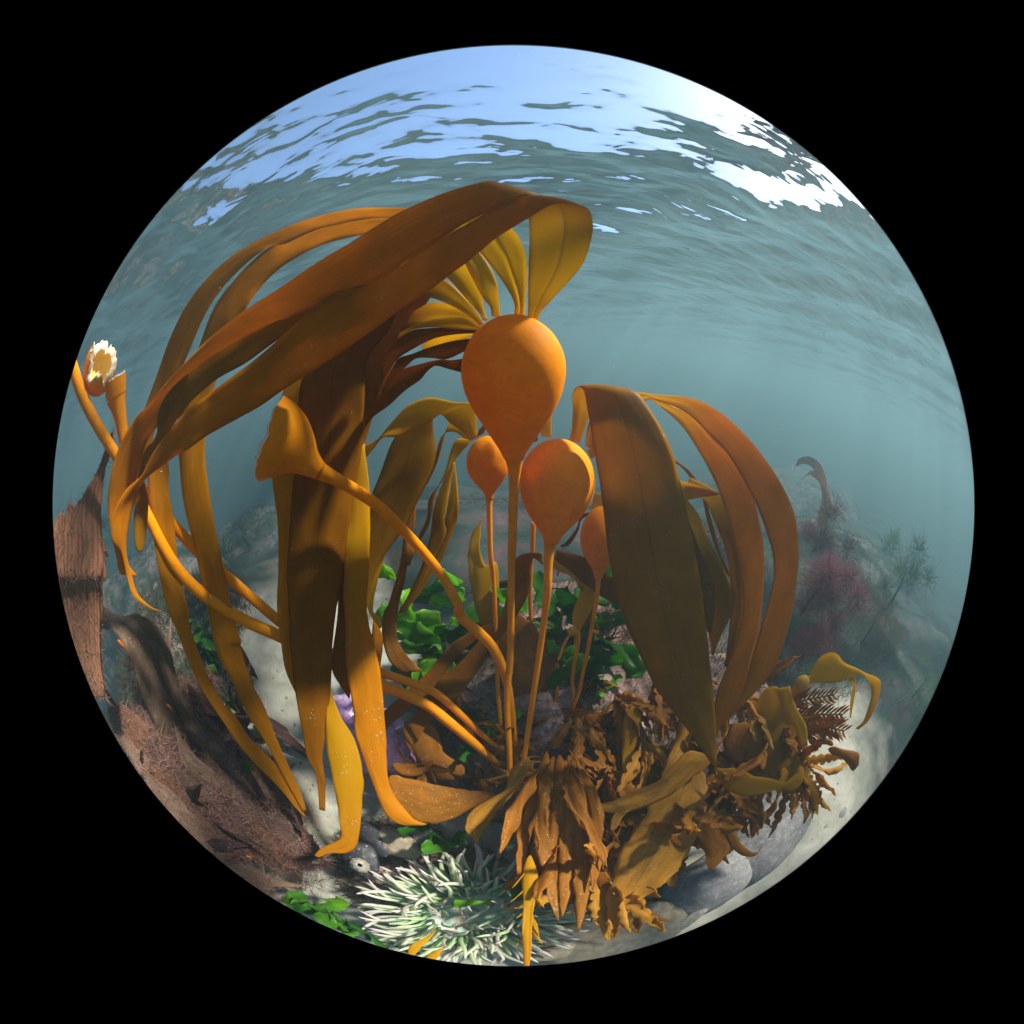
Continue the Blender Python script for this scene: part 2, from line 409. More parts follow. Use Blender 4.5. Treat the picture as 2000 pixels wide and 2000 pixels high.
def lathe(parent, top, end, prof, mat, name='bulb', ns=40, seed=0):
    """float bulb: profile (along 0..1, radius m) turned about the line top -> end"""
    top, end = np.array(top), np.array(end); ax = end-top
    S = spline(prof, 44); Cc = top+ax*S[:, :1]
    V, F, uv = tube_pts(Cc, np.maximum(S[:, 1], .0003), ns)
    for i in range(len(V)):
        p = Vector(V[i]*16); k = noise.noise(p+Vector((seed, 0, 0)))
        V[i] += (V[i]-(top+ax*np.clip(np.dot(V[i]-top, ax)/np.dot(ax, ax), 0, 1)))*.018*k
    return mesh_obj(name, V, F, mat, parent, uv=uv)

# ---------------------------------------------------------------- kelp materials
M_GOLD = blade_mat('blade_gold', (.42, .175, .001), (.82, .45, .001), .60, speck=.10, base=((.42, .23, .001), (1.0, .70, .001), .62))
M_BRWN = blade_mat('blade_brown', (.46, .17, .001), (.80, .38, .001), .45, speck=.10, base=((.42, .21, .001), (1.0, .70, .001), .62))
M_DARK = blade_mat('blade_dark', (.24, .085, .001), (.42, .18, .001), .42, speck=.10)  # darker copy: shade among the overlapping blades put into the colour
M_OLIV = blade_mat('blade_olive', (.28, .125, .001), (.56, .30, .001), .5, speck=.10, base=((.42, .21, .001), (1.0, .68, .001), .26))
M_SPEC = blade_mat('blade_silted', (.30, .115, .010), (.60, .27, .012), .4, speck=.8, mott=.4)
M_TATT = blade_mat('blade_tattered', (.44, .21, .02), (.80, .44, .03), .45, speck=.7, mott=.5)
M_RUST = blade_mat('blade_rust', (.34, .125, .010), (.64, .27, .012), .4, speck=.5, mott=.5)
def flesh_mat(name, dif, trn, tmix, rough=.42, bd=.0006):
    m, t = new_mat(name); n = N(t); tc = n('TexCoord')
    a = noise_fac(t, tc.outputs['Object'], 30, 4, .55, .3); b = noise_fac(t, tc.outputs['Object'], 220, 3)
    v = mathn(t, 'ADD', .72, mathn(t, 'ADD', mathn(t, 'MULTIPLY', a, .36), mathn(t, 'MULTIPLY', b, .2)))
    def sc_(c):
        k = n('VectorMath', _operation='SCALE'); k.inputs[0].default_value = c; n.l(v, k.inputs['Scale']); return k.outputs[0]
    big = noise_fac(t, tc.outputs['Object'], 42, 5, .65, 1.5)
    base_c = mixc(t, mathn(t, 'MULTIPLY', mathn(t, 'SUBTRACT', big, .42), 2.6, True), sc_(dif), tuple(x*.76 for x in dif))
    vo = n('TexVoronoi', _feature='F1'); setin(vo, Scale=120.0); n.l(tc.outputs['Object'], vo.inputs['Vector'])
    sp_ = mathn(t, 'MULTIPLY', mathn(t, 'LESS_THAN', vo.outputs['Distance'], .10), mathn(t, 'GREATER_THAN', a, .56))
    base_c = mixc(t, mathn(t, 'MULTIPLY', sp_, .55), base_c, (.6, .45, .28))
    pr = n('BsdfPrincipled'); n.l(base_c, pr.inputs['Base Color']); setin(pr, Roughness=rough); pr.inputs['Specular IOR Level'].default_value = .05
    nb = bump(t, b, .15, bd); n.l(nb, pr.inputs['Normal'])
    tr = n('BsdfTranslucent'); n.l(sc_(trn), tr.inputs[0])
    mx = n('MixShader'); mx.inputs[0].default_value = tmix; n.l(pr.outputs[0], mx.inputs[1]); n.l(tr.outputs[0], mx.inputs[2])
    o = n('OutputMaterial'); n.l(mx.outputs[0], o.inputs[0]); return m
M_BULB = flesh_mat('bulb_skin', (.90, .28, .001), (.95, .38, .001), .2, rough=.62)
M_STIPE = flesh_mat('stipe_skin', (.88, .29, .002), (.95, .38, .002), .2)
M_TORN = flesh_mat('torn_flesh', (.90, .78, .56), (.9, .75, .45), .3)
M_INNER = flesh_mat('bulb_inside', (.92, .66, .20), (.9, .6, .15), .15)

# ---------------------------------------------------------------- main bull kelp: large bulb in the middle
K1 = tag(empty('bull_kelp', P(985, 1500, .52)), 'bull kelp with the largest pear-shaped float, its blades arching left over everything', 'kelp', 'bull kelp with floats')
def bulb_px(parent, cx, top_y, bot_y, bx, d, prof, mat=M_BULB, dtop=None, dbot=None, seed=0):
    """prof: (fraction from top, half width in photograph px)"""
    t_ = P(cx, top_y, dtop or d); b_ = P(bx, bot_y, dbot or d); m_ = mpp(cx, (top_y+bot_y)/2, d)
    return lathe(parent, t_, b_, [(f, hw*m_) for f, hw in prof], mat, seed=seed)
bulb_px(K1, 1003, 615, 895, 1004, .340, [(0, 1), (.012, 22), (.05, 47), (.14, 75), (.27, 93), (.39, 98), (.52, 93), (.64, 80), (.76, 60), (.86, 42), (.94, 28), (1.0, 20)])
tube(K1, [('h', 978, 1060, 64/1.0, .341), ('h', 982, 1130, 46, .345), ('h', 979, 1240, 33, .352), ('h', 973, 1400, 30, .362), ('h', 968, 1600, 27.5, .376),
          ('i', 962, 200, 24, .40), ('i', 960, 500, 22, .43), ('i', 955, 750, 22, .455), ('i', 938, 950, 21, .475), ('i', 940, 1150, 20, .49), ('i', 950, 1330, 17, .503), ('i', 955, 1500, 14, .52)], M_STIPE)
# the great arching blade: rises, folds over at the top and runs down to the left in two strands
split_blade(K1, [('b', 1182, 1000, 1250, 1050, .343), ('b', 1184, 940, 1275, 965, .346), ('b', 1186, 830, 1370, 860, .352), ('b', 1188, 640, 1560, 640, .358), ('b', 1195, 450, 1632, 440, .364),
           ('b', 1190, 320, 1636, 330, .366, .360), ('b', 1170, 210, 1600, 240, .366, .345), ('b', 1120, 130, 1490, 195, .362, .330), ('b', 1040, 80, 1370, 210, .338, .322),
           ('b', 890, 56, 1190, 305, .312, .320), ('b', 640, 118, 860, 535, .288, .312), ('b', 330, 245, 580, 745, .274, .302), ('b', 0, 440, 260, 975, .270, .296)],
      [('a', 1600, 515, 1740, 800, .272, .286), ('a', 1430, 620, 1610, 890, .276, .287), ('a', 1200, 770, 1370, 950, .286, .292), ('a', 900, 975, 1160, 1030, .305, .303), ('a', 720, 1110, 960, 1130, .32, .314), ('a', 500, 1320, 690, 1280, .338, .33),
             ('a', 270, 1580, 480, 1440, .356, .348), ('c', 480, 750, 660, 700, .374, .366), ('c', 400, 920, 570, 840, .388, .38), ('c', 360, 1130, 520, 1040, .40), ('c', 372, 1300, 480, 1200, .41), ('c', 402, 1440, 450, 1390, .42), ('c', 425, 1545, 475, 1500, .425), ('c', 470, 1550, 525, 1562, .427)],
      [('a', 1600, 790, 1720, 1165, .284, .297), ('a', 1230, 1090, 1430, 1360, .296, .304), ('a', 1000, 1290, 1220, 1490, .31, .308), ('a', 720, 1500, 1000, 1640, .328, .318), ('a', 480, 1690, 650, 1835, .346, .336), ('c', 600, 900, 740, 905, .364, .358), ('c', 540, 1020, 610, 1000, .375),
             ('c', 450, 1110, 540, 1080, .385), ('c', 385, 1230, 498, 1180, .395), ('c', 385, 1370, 470, 1330, .40), ('c', 430, 1430, 462, 1440, .405), ('c', 460, 1540, 490, 1550, .41), ('c', 500, 1670, 522, 1655, .41), ('c', 590, 1735, 600, 1728, .41), ('c', 648, 1752, 652, 1748, .41)], M_BRWN, frac=.55, nu=130)
# twisted olive strand between the two
blade(K1, [('b', 250, 500, 420, 700, .306), ('a', 1932, 400, 1932, 640, .304), ('a', 1620, 700, 1640, 790, .305), ('a', 1300, 900, 1280, 1060, .312), ('a', 1000, 1080, 960, 1300, .322), ('a', 760, 1220, 720, 1440, .334), ('a', 470, 1400, 520, 1620, .348), ('a', 330, 1640, 420, 1760, .36), ('c', 620, 800, 640, 860, .372), ('c', 560, 880, 570, 960, .385), ('c', 520, 1040, 560, 1060, .395), ('c', 505, 1180, 580, 1150, .40), ('c', 500, 1290, 575, 1260, .405), ('c', 510, 1410, 560, 1390, .405), ('c', 530, 1428, 545, 1424, .405)], M_OLIV, nv=9)
# second blade: long outer strands on the far left
split_blade(K1, [('b', 1087, 990, 1160, 995, .348), ('b', 1084, 890, 1166, 910, .352), ('b', 965, 690, 1180, 720, .362), ('b', 850, 545, 1160, 530, .372), ('b', 760, 440, 1075, 385, .384), ('b', 620, 390, 900, 280, .392), ('b', 300, 400, 500, 240, .398), ('a', 1932, 395, 1980, 235, .40),
           ('a', 1740, 425, 1720, 238, .402), ('a', 1480, 490, 1420, 298, .403), ('a', 1240, 610, 1180, 385, .404)],
      [('a', 1080, 740, 1090, 512, .4055), ('a', 940, 930, 850, 740, .408), ('a', 860, 1120, 700, 950, .412), ('a', 760, 1350, 590, 1240, .417), ('a', 690, 1560, 480, 1500, .421), ('c', 890, 780, 740, 860, .426), ('c', 885, 930, 748, 980, .428), ('c', 905, 1080, 765, 1150, .43), ('c', 960, 1400, 830, 1420, .435),
             ('c', 1000, 1590, 880, 1660, .44), ('c', 1075, 1900, 930, 1900, .446), ('e', 1190, 520, 1060, 600, .456), ('e', 1270, 770, 1140, 750, .464), ('e', 1340, 900, 1230, 940, .468), ('e', 1430, 1130, 1350, 1130, .475), ('e', 1500, 1290, 1440, 1300, .482), ('e', 1570, 1440, 1530, 1460, .488), ('e', 1604, 1550, 1585, 1560, .492)],
      [('a', 1090, 512, 860, 555, .405), ('a', 890, 660, 650, 740, .407), ('a', 740, 830, 500, 940, .41), ('a', 640, 1000, 400, 1150, .414), ('a', 500, 1320, 300, 1430, .42), ('c', 600, 840, 520, 830, .43), ('c', 685, 940, 570, 1000, .432), ('c', 690, 1100, 582, 1140, .434), ('c', 720, 1280, 600, 1300, .437),
             ('c', 750, 1560, 645, 1580, .44), ('c', 800, 1760, 690, 1770, .445), ('e', 870, 380, 780, 400, .452), ('e', 980, 690, 910, 720, .46), ('e', 1060, 850, 1010, 890, .466), ('e', 1160, 960, 1090, 1010, .47), ('e', 1250, 1100, 1180, 1140, .478), ('e', 1420, 1270, 1310, 1290, .486), ('e', 1500, 1400, 1440, 1420, .492), ('e', 1560, 1520, 1530, 1530, .497), ('e', 1598, 1590, 1590, 1596, .50)], M_GOLD, frac=.55, nu=130)
# third and fourth blades
blade(K1, [('b', 930, 990, 995, 1000, .346), ('b', 920, 930, 985, 930, .35), ('b', 860, 850, 978, 830, .356), ('b', 745, 625, 955, 700, .366), ('b', 690, 540, 850, 535, .376), ('b', 560, 500, 700, 400, .386), ('b', 400, 600, 480, 420, .392)], M_GOLD, nv=11)
blade(K1, [('b', 868, 1020, 905, 1020, .344), ('b', 842, 970, 882, 960, .35), ('b', 760, 880, 860, 830, .358), ('b', 640, 745, 800, 690, .368), ('b', 560, 690, 700, 600, .378), ('b', 400, 700, 520, 560, .388)], M_GOLD, nv=11)
blade(K1, [('b', 846, 1060, 875, 1045, .345), ('b', 800, 1010, 850, 1000, .35), ('b', 660, 920, 770, 890, .36), ('b', 500, 865, 640, 760, .372), ('b', 400, 860, 520, 700, .385)], M_OLIV, nv=9)
# short blades fanning left from the float
blade(K1, [('b', 840, 1080, 860, 1055, .349), ('b', 760, 1040, 800, 1000, .355), ('b', 600, 1020, 680, 930, .365), ('b', 440, 1040, 520, 900, .378), ('b', 300, 1090, 380, 960, .388)], M_OLIV, nv=9)
blade(K1, [('b', 835, 1090, 845, 1062, .343), ('b', 700, 1086, 720, 994, .347), ('b', 540, 1072, 560, 1004, .35), ('b', 390, 1086, 400, 1050, .352), ('b', 270, 1150, 290, 1110, .355)], M_BRWN, nv=9)
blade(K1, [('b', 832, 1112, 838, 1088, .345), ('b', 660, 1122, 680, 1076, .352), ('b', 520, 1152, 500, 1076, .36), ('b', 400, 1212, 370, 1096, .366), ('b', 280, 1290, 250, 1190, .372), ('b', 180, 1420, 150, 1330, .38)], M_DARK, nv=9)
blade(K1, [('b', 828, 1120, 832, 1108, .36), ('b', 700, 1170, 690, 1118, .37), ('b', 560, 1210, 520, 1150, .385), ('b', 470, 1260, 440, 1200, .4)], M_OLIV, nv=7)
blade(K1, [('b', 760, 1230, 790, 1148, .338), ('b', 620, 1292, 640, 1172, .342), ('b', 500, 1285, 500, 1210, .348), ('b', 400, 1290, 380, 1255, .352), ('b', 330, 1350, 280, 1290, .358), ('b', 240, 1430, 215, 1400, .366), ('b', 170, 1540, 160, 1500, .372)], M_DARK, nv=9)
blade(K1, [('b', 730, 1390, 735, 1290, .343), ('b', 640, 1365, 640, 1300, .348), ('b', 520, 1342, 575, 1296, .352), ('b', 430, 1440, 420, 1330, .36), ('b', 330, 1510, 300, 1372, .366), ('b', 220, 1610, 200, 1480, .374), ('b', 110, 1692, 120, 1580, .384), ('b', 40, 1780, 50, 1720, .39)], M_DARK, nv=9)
# the long curtains hanging left of the float
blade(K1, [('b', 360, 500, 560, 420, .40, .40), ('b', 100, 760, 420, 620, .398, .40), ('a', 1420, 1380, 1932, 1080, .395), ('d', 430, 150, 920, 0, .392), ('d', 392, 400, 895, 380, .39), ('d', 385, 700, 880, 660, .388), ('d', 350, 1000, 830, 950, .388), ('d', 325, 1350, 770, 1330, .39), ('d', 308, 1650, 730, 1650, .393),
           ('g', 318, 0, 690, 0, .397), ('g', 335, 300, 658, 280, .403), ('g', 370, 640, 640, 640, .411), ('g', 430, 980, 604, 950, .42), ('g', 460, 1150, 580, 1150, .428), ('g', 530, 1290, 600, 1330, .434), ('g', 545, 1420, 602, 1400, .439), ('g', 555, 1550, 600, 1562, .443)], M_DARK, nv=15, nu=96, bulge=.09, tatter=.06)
blade(K1, [('b', 200, 760, 420, 640, .425), ('a', 1500, 1300, 1700, 1200, .42), ('d', 300, 220, 440, 140, .415), ('d', 230, 600, 420, 500, .412), ('d', 200, 880, 380, 820, .41), ('d', 240, 1250, 360, 1200, .41), ('d', 245, 1600, 340, 1600, .412), ('g', 234, 0, 350, 0, .416), ('g', 262, 260, 360, 300, .42), ('g', 300, 500, 390, 560, .426), ('g', 370, 650, 420, 720, .432)], M_GOLD, nv=9, nu=60)
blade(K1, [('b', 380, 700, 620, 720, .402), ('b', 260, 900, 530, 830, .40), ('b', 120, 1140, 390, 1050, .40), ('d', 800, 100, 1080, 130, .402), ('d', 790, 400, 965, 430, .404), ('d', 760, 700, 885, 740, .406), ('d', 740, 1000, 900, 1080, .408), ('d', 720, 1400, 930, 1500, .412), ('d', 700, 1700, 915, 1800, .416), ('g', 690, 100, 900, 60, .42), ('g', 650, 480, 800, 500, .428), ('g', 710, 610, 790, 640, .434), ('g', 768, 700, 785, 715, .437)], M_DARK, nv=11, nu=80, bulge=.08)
blade(K1, [('d', 760, 760, 900, 640, .394), ('d', 760, 1100, 940, 1080, .396), ('d', 745, 1500, 930, 1600, .398), ('d', 735, 1800, 912, 1850, .40), ('g', 750, 150, 935, 160, .404), ('g', 755, 480, 1010, 480, .409), ('g', 800, 740, 1040, 750, .414), ('g', 825, 960, 1060, 1000, .419), ('g', 885, 1160, 1066, 1200, .424), ('g', 940, 1310, 1085, 1360, .428), ('g', 1000, 1470, 1150, 1480, .431), ('g', 1060, 1590, 1240, 1590, .434), ('g', 1150, 1655, 1290, 1632, .437), ('g', 1290, 1670, 1370, 1660, .44)], M_BRWN, nv=13, nu=84, bulge=.1, tatter=.08)
blade(K1, [('g', 625, 640, 640, 640, .415), ('g', 608, 850, 720, 850, .414), ('g', 600, 1000, 822, 1020, .413), ('g', 648, 1290, 888, 1290, .413), ('g', 688, 1500, 880, 1500, .414), ('g', 712, 1680, 862, 1700, .416), ('g', 715, 1760, 835, 1830, .418), ('g', 655, 1800, 760, 1880, .42), ('g', 560, 1850, 640, 1880, .42), ('g', 518, 1895, 545, 1912, .42)], M_GOLD, nv=11, nu=60, bulge=.08, tatter=.10)
blade(K1, [('g', 960, 130, 985, 150, .43), ('g', 950, 300, 1030, 230, .432), ('g', 970, 420, 1035, 330, .434), ('g', 1000, 520, 1015, 480, .436)], M_DARK, nv=7)

# ---------------------------------------------------------------- second kelp: float to the right of the main stipe
K2 = tag(empty('bull_kelp', P(1010, 1490, .53)), 'bull kelp with egg-shaped float touching the main stipe and one broad blade folded over right', 'kelp', 'bull kelp with floats')
bulb_px(K2, 1095, 857, 1062, 1076, .395, [(0, 1), (.015, 18), (.07, 40), (.18, 60), (.32, 71), (.46, 73), (.60, 66), (.73, 51), (.84, 33), (.93, 19), (1.0, 13.5)], seed=3)
tube(K2, [('h', 1210, 1590, 46, .395), ('h', 1200, 1650, 34, .398), ('h', 1194, 1760, 28, .402), ('h', 1190, 1900, 25, .41), ('i', 1172, 480, 21, .432), ('i', 1140, 720, 20, .455), ('i', 1105, 950, 19, .475), ('i', 1070, 1200, 18, .495), ('i', 1045, 1370, 15, .51), ('i', 1030, 1500, 12, .53)], M_STIPE)
blade(K2, [('f', 28, 385, 78, 400, .398), ('f', 40, 330, 98, 345, .402), ('f', 44, 240, 125, 260, .406), ('f', 42, 175, 150, 180, .405), ('f', 62, 138, 240, 142, .396, .40), ('f', 95, 150, 345, 160, .384, .388), ('f', 112, 230, 410, 240, .376, .38), ('f', 140, 400, 500, 400, .37, .372), ('f', 180, 650, 562, 620, .368), ('f', 215, 930, 608, 830, .37), ('f', 270, 1180, 655, 1100, .376), ('f', 360, 1400, 685, 1370, .384), ('f', 460, 1590, 706, 1560, .392), ('f', 600, 1770, 722, 1760, .40), ('f', 690, 1900, 724, 1900, .406), ('j', 1000, 620, 1016, 620, .41), ('j', 1008, 680, 1014, 684, .412)], M_OLIV, nv=15, nu=96, bulge=.07)
split_blade(K2, [('f', 110, 400, 140, 440, .41), ('f', 120, 330, 190, 380, .42), ('f', 220, 230, 300, 280, .43), ('f', 330, 160, 400, 195, .432), ('f', 430, 170, 450, 222, .43), ('f', 600, 186, 560, 320, .426), ('f', 710, 235, 640, 440, .422), ('f', 850, 350, 680, 510, .418)],
      [('f', 1000, 545, 860, 590, .414), ('f', 1080, 700, 930, 740, .415), ('f', 1110, 880, 988, 930, .417), ('f', 1102, 1050, 988, 1060, .42), ('f', 1075, 1220, 945, 1220, .423), ('f', 1010, 1430, 895, 1390, .426), ('f', 930, 1550, 850, 1560, .429), ('f', 830, 1650, 790, 1680, .432), ('f', 745, 1740, 735, 1745, .434)],
      [('f', 860, 570, 735, 630, .419), ('f', 915, 720, 800, 850, .42), ('f', 945, 900, 832, 1000, .422), ('f', 942, 1120, 845, 1180, .424), ('f', 915, 1320, 800, 1390, .427), ('f', 875, 1480, 740, 1530, .43), ('f', 820, 1640, 715, 1620, .433), ('f', 750, 1730, 715, 1700, .436), ('f', 728, 1790, 718, 1780, .438)], M_BRWN, frac=.52, nu=90)
blade(K2, [('h', 1150, 940, 1218, 945, .405), ('h', 1146, 880, 1214, 870, .41), ('h', 1150, 820, 1225, 740, .416), ('h', 1130, 700, 1240, 640, .425), ('h', 1060, 640, 1180, 560, .435)], M_GOLD, nv=9)
blade(K2, [('h', 1085, 985, 1130, 965, .402), ('h', 1080, 900, 1120, 890, .41), ('h', 1040, 820, 1090, 780, .42), ('h', 980, 760, 1030, 700, .43)], M_DARK, nv=7)
blade(K2, [('h', 1425, 1000, 1475, 1020, .402), ('h', 1432, 930, 1470, 940, .408), ('h', 1450, 850, 1520, 870, .416), ('h', 1500, 780, 1600, 800, .425)], M_GOLD, nv=7)
blade(K2, [('h', 1430, 1020, 1470, 1080, .398), ('h', 1480, 1020, 1500, 1070, .402), ('h', 1560, 1060, 1590, 1150, .415), ('f', 250, 480, 300, 540, .43), ('f', 400, 520, 420, 600, .44), ('f', 545, 572, 562, 665, .446), ('f', 640, 602, 650, 655, .448), ('f', 735, 634, 738, 642, .45)], M_GOLD, nv=9)
blade(K2, [('f', 300, 480, 320, 520, .45), ('f', 480, 460, 500, 490, .455), ('f', 560, 500, 555, 512, .458), ('f', 620, 560, 605, 570, .46), ('f', 665, 640, 650, 640, .46), ('f', 700, 760, 680, 770, .458), ('f', 740, 900, 720, 900, .455), ('f', 795, 1030, 770, 1020, .455)], M_OLIV, nv=5)
blade(K2, [('f', 560, 640, 600, 560, .455), ('f', 660, 665, 740, 645, .452), ('f', 705, 750, 790, 790, .45), ('f', 770, 920, 835, 950, .448), ('f', 790, 1100, 850, 1120, .448), ('f', 780, 1300, 830, 1300, .45), ('f', 760, 1450, 780, 1460, .452)], M_OLIV, nv=9)
blade(K2, [('f', 560, 640, 580, 660, .446), ('f', 580, 740, 640, 740, .444), ('f', 610, 900, 700, 880, .443), ('f', 650, 1040, 780, 1040, .443), ('f', 660, 1180, 810, 1150, .445), ('f', 690, 1320, 740, 1320, .448), ('f', 700, 1400, 710, 1400, .45)], M_OLIV, nv=9)
blade(K2, [('f', 575, 760, 590, 760, .438), ('f', 600, 900, 640, 890, .438), ('f', 640, 1060, 705, 1040, .438), ('f', 660, 1200, 716, 1160, .44), ('f', 680, 1290, 700, 1290, .442)], M_DARK, nv=7)

# ---------------------------------------------------------------- third kelp: small round float left of the main stipe
K3 = tag(empty('bull_kelp', P(975, 1440, .56)), 'bull kelp with a small round orange float left of the main stipe', 'kelp', 'bull kelp with floats')
bulb_px(K3, 951, 851, 975, 956, .44, [(0, 1), (.03, 14), (.12, 28), (.27, 39), (.42, 42), (.58, 39), (.72, 29), (.83, 17), (.92, 9.5), (1.0, 7)], seed=6)
tube(K3, [('h', 822, 1310, 26, .44), ('h', 822, 1360, 20, .442), ('h', 826, 1500, 17, .446), ('h', 832, 1700, 16, .455), ('i', 848, 250, 15, .475), ('i', 862, 500, 14, .495), ('i', 872, 800, 14, .52), ('i', 880, 1000, 13, .535), ('i', 898, 1200, 12, .55), ('i', 905, 1280, 10, .56)], M_STIPE, ns=12)
blade(K3, [('d', 1690, 625, 1745, 585, .442), ('d', 1640, 560, 1745, 520, .444), ('d', 1545, 492, 1740, 430, .446), ('d', 1475, 430, 1715, 345, .444), ('d', 1400, 480, 1590, 332, .438), ('d', 1300, 520, 1390, 294, .432), ('d', 1160, 588, 1230, 352, .43), ('d', 1035, 602, 1120, 460, .43), ('d', 960, 690, 1000, 600, .432), ('d', 890, 765, 900, 660, .434)], M_BRWN, nv=11, nu=60)
blade(K3, [('d', 1700, 620, 1760, 590, .45), ('d', 1640, 500, 1700, 440, .46), ('d', 1480, 420, 1560, 360, .466), ('d', 1300, 470, 1430, 380, .464), ('d', 1130, 590, 1415, 540, .46), ('d', 1010, 880, 1435, 660, .456), ('d', 935, 1070, 1412, 830, .455), ('d', 880, 1300, 1285, 1110, .456), ('d', 865, 1480, 1170, 1320, .458), ('d', 860, 1680, 1030, 1520, .462), ('d', 870, 1860, 935, 1740, .468), ('g', 900, 60, 920, 0, .472)], M_OLIV, nv=13, nu=70)
blade(K3, [('d', 1745, 590, 1800, 560, .45), ('d', 1760, 540, 1830, 480, .455), ('d', 1840, 460, 1900, 400, .46)], M_SPEC, nv=7)
blade(K3, [('d', 1680, 640, 1700, 610, .452), ('d', 1590, 560, 1610, 500, .46), ('d', 1500, 570, 1540, 480, .47), ('d', 1440, 700, 1490, 640, .475), ('d', 1410, 830, 1440, 800, .478), ('d', 1350, 960, 1370, 950, .48)], M_OLIV, nv=7)
blade(K3, [('d', 1690, 640, 1700, 615, .448), ('d', 1600, 740, 1580, 620, .452), ('d', 1500, 900, 1500, 870, .456), ('d', 1385, 1060, 1440, 1000, .46), ('d', 1368, 1200, 1410, 1120, .464), ('d', 1310, 1330, 1380, 1260, .468), ('d', 1300, 1390, 1320, 1370, .47)], M_OLIV, nv=7)
blade(K3, [('d', 1570, 780, 1575, 785, .47), ('d', 1500, 900, 1555, 900, .472), ('d', 1415, 1150, 1510, 1180, .476), ('d', 1395, 1320, 1510, 1330, .48), ('d', 1330, 1560, 1410, 1540, .486), ('d', 1215, 1800, 1320, 1740, .494), ('d', 1150, 1930, 1220, 1900, .50)], M_OLIV, nv=7,
      more=([('d', 1572, 785, 1577, 785, .4715), ('d', 1560, 900, 1592, 900, .4735), ('d', 1512, 1190, 1606, 1160, .4775), ('d', 1500, 1330, 1560, 1320, .4815), ('d', 1470, 1400, 1500, 1480, .4845), ('d', 1400, 1560, 1430, 1590, .488), ('d', 1290, 1740, 1330, 1760, .495), ('d', 1240, 1850, 1255, 1850, .50)],))
blade(K3, [('d', 1270, 1110, 1285, 1100, .474), ('d', 1200, 1280, 1275, 1260, .478), ('d', 1180, 1480, 1250, 1330, .484), ('d', 1130, 1680, 1210, 1640, .492), ('d', 1080, 1840, 1170, 1800, .50), ('g', 1040, 60, 1150, 60, .508), ('g', 1030, 240, 1145, 260, .516), ('g', 1080, 420, 1230, 400, .524), ('g', 1180, 520, 1330, 500, .53)], M_SPEC, nv=9,
      more=([('d', 1195, 1500, 1240, 1340, .484), ('d', 1205, 1560, 1280, 1460, .487), ('d', 1240, 1560, 1275, 1400, .488)],))
blade(K3, [('d', 990, 1560, 1060, 1470, .475), ('d', 920, 1780, 985, 1720, .482), ('d', 925, 1900, 960, 1900, .488), ('g', 950, 100, 1000, 80, .495), ('g', 1000, 200, 1030, 160, .50)], M_GOLD, nv=7)

# ---------------------------------------------------------------- fourth kelp: float half hidden behind the broad blade
K4 = tag(empty('bull_kelp', P(1110, 1400, .60)), 'bull kelp with a dark oval float half hidden behind the broad right blade', 'kelp', 'bull kelp with floats')
bulb_px(K4, 1178, 988, 1130, 1168, .47, [(0, 1), (.02, 12), (.10, 26), (.25, 37), (.45, 41), (.62, 36), (.77, 24), (.88, 13), (1, 7)], seed=9)
tube(K4, [('i', 1512, 210, 18, .47), ('i', 1500, 370, 14, .48), ('i', 1470, 550, 13, .495), ('i', 1440, 720, 13, .51), ('i', 1405, 880, 12, .53), ('i', 1385, 980, 11, .55), ('i', 1340, 1090, 9, .57), ('i', 1310, 1180, 7, .60)], M_STIPE, ns=12)
blade(K4, [('h', 1460, 1420, 1500, 1400, .472), ('h', 1470, 1370, 1540, 1380, .476), ('h', 1500, 1300, 1620, 1340, .482), ('f', 250, 760, 330, 700, .49), ('f', 420, 700, 460, 640, .5)], M_BRWN, nv=7)
blade(K4, [('h', 1450, 1430, 1470, 1410, .474), ('h', 1400, 1470, 1400, 1440, .478), ('h', 1385, 1530, 1370, 1520, .482), ('h', 1330, 1620, 1300, 1610, .488), ('h', 1280, 1640, 1270, 1625, .49)], M_DARK, nv=5)

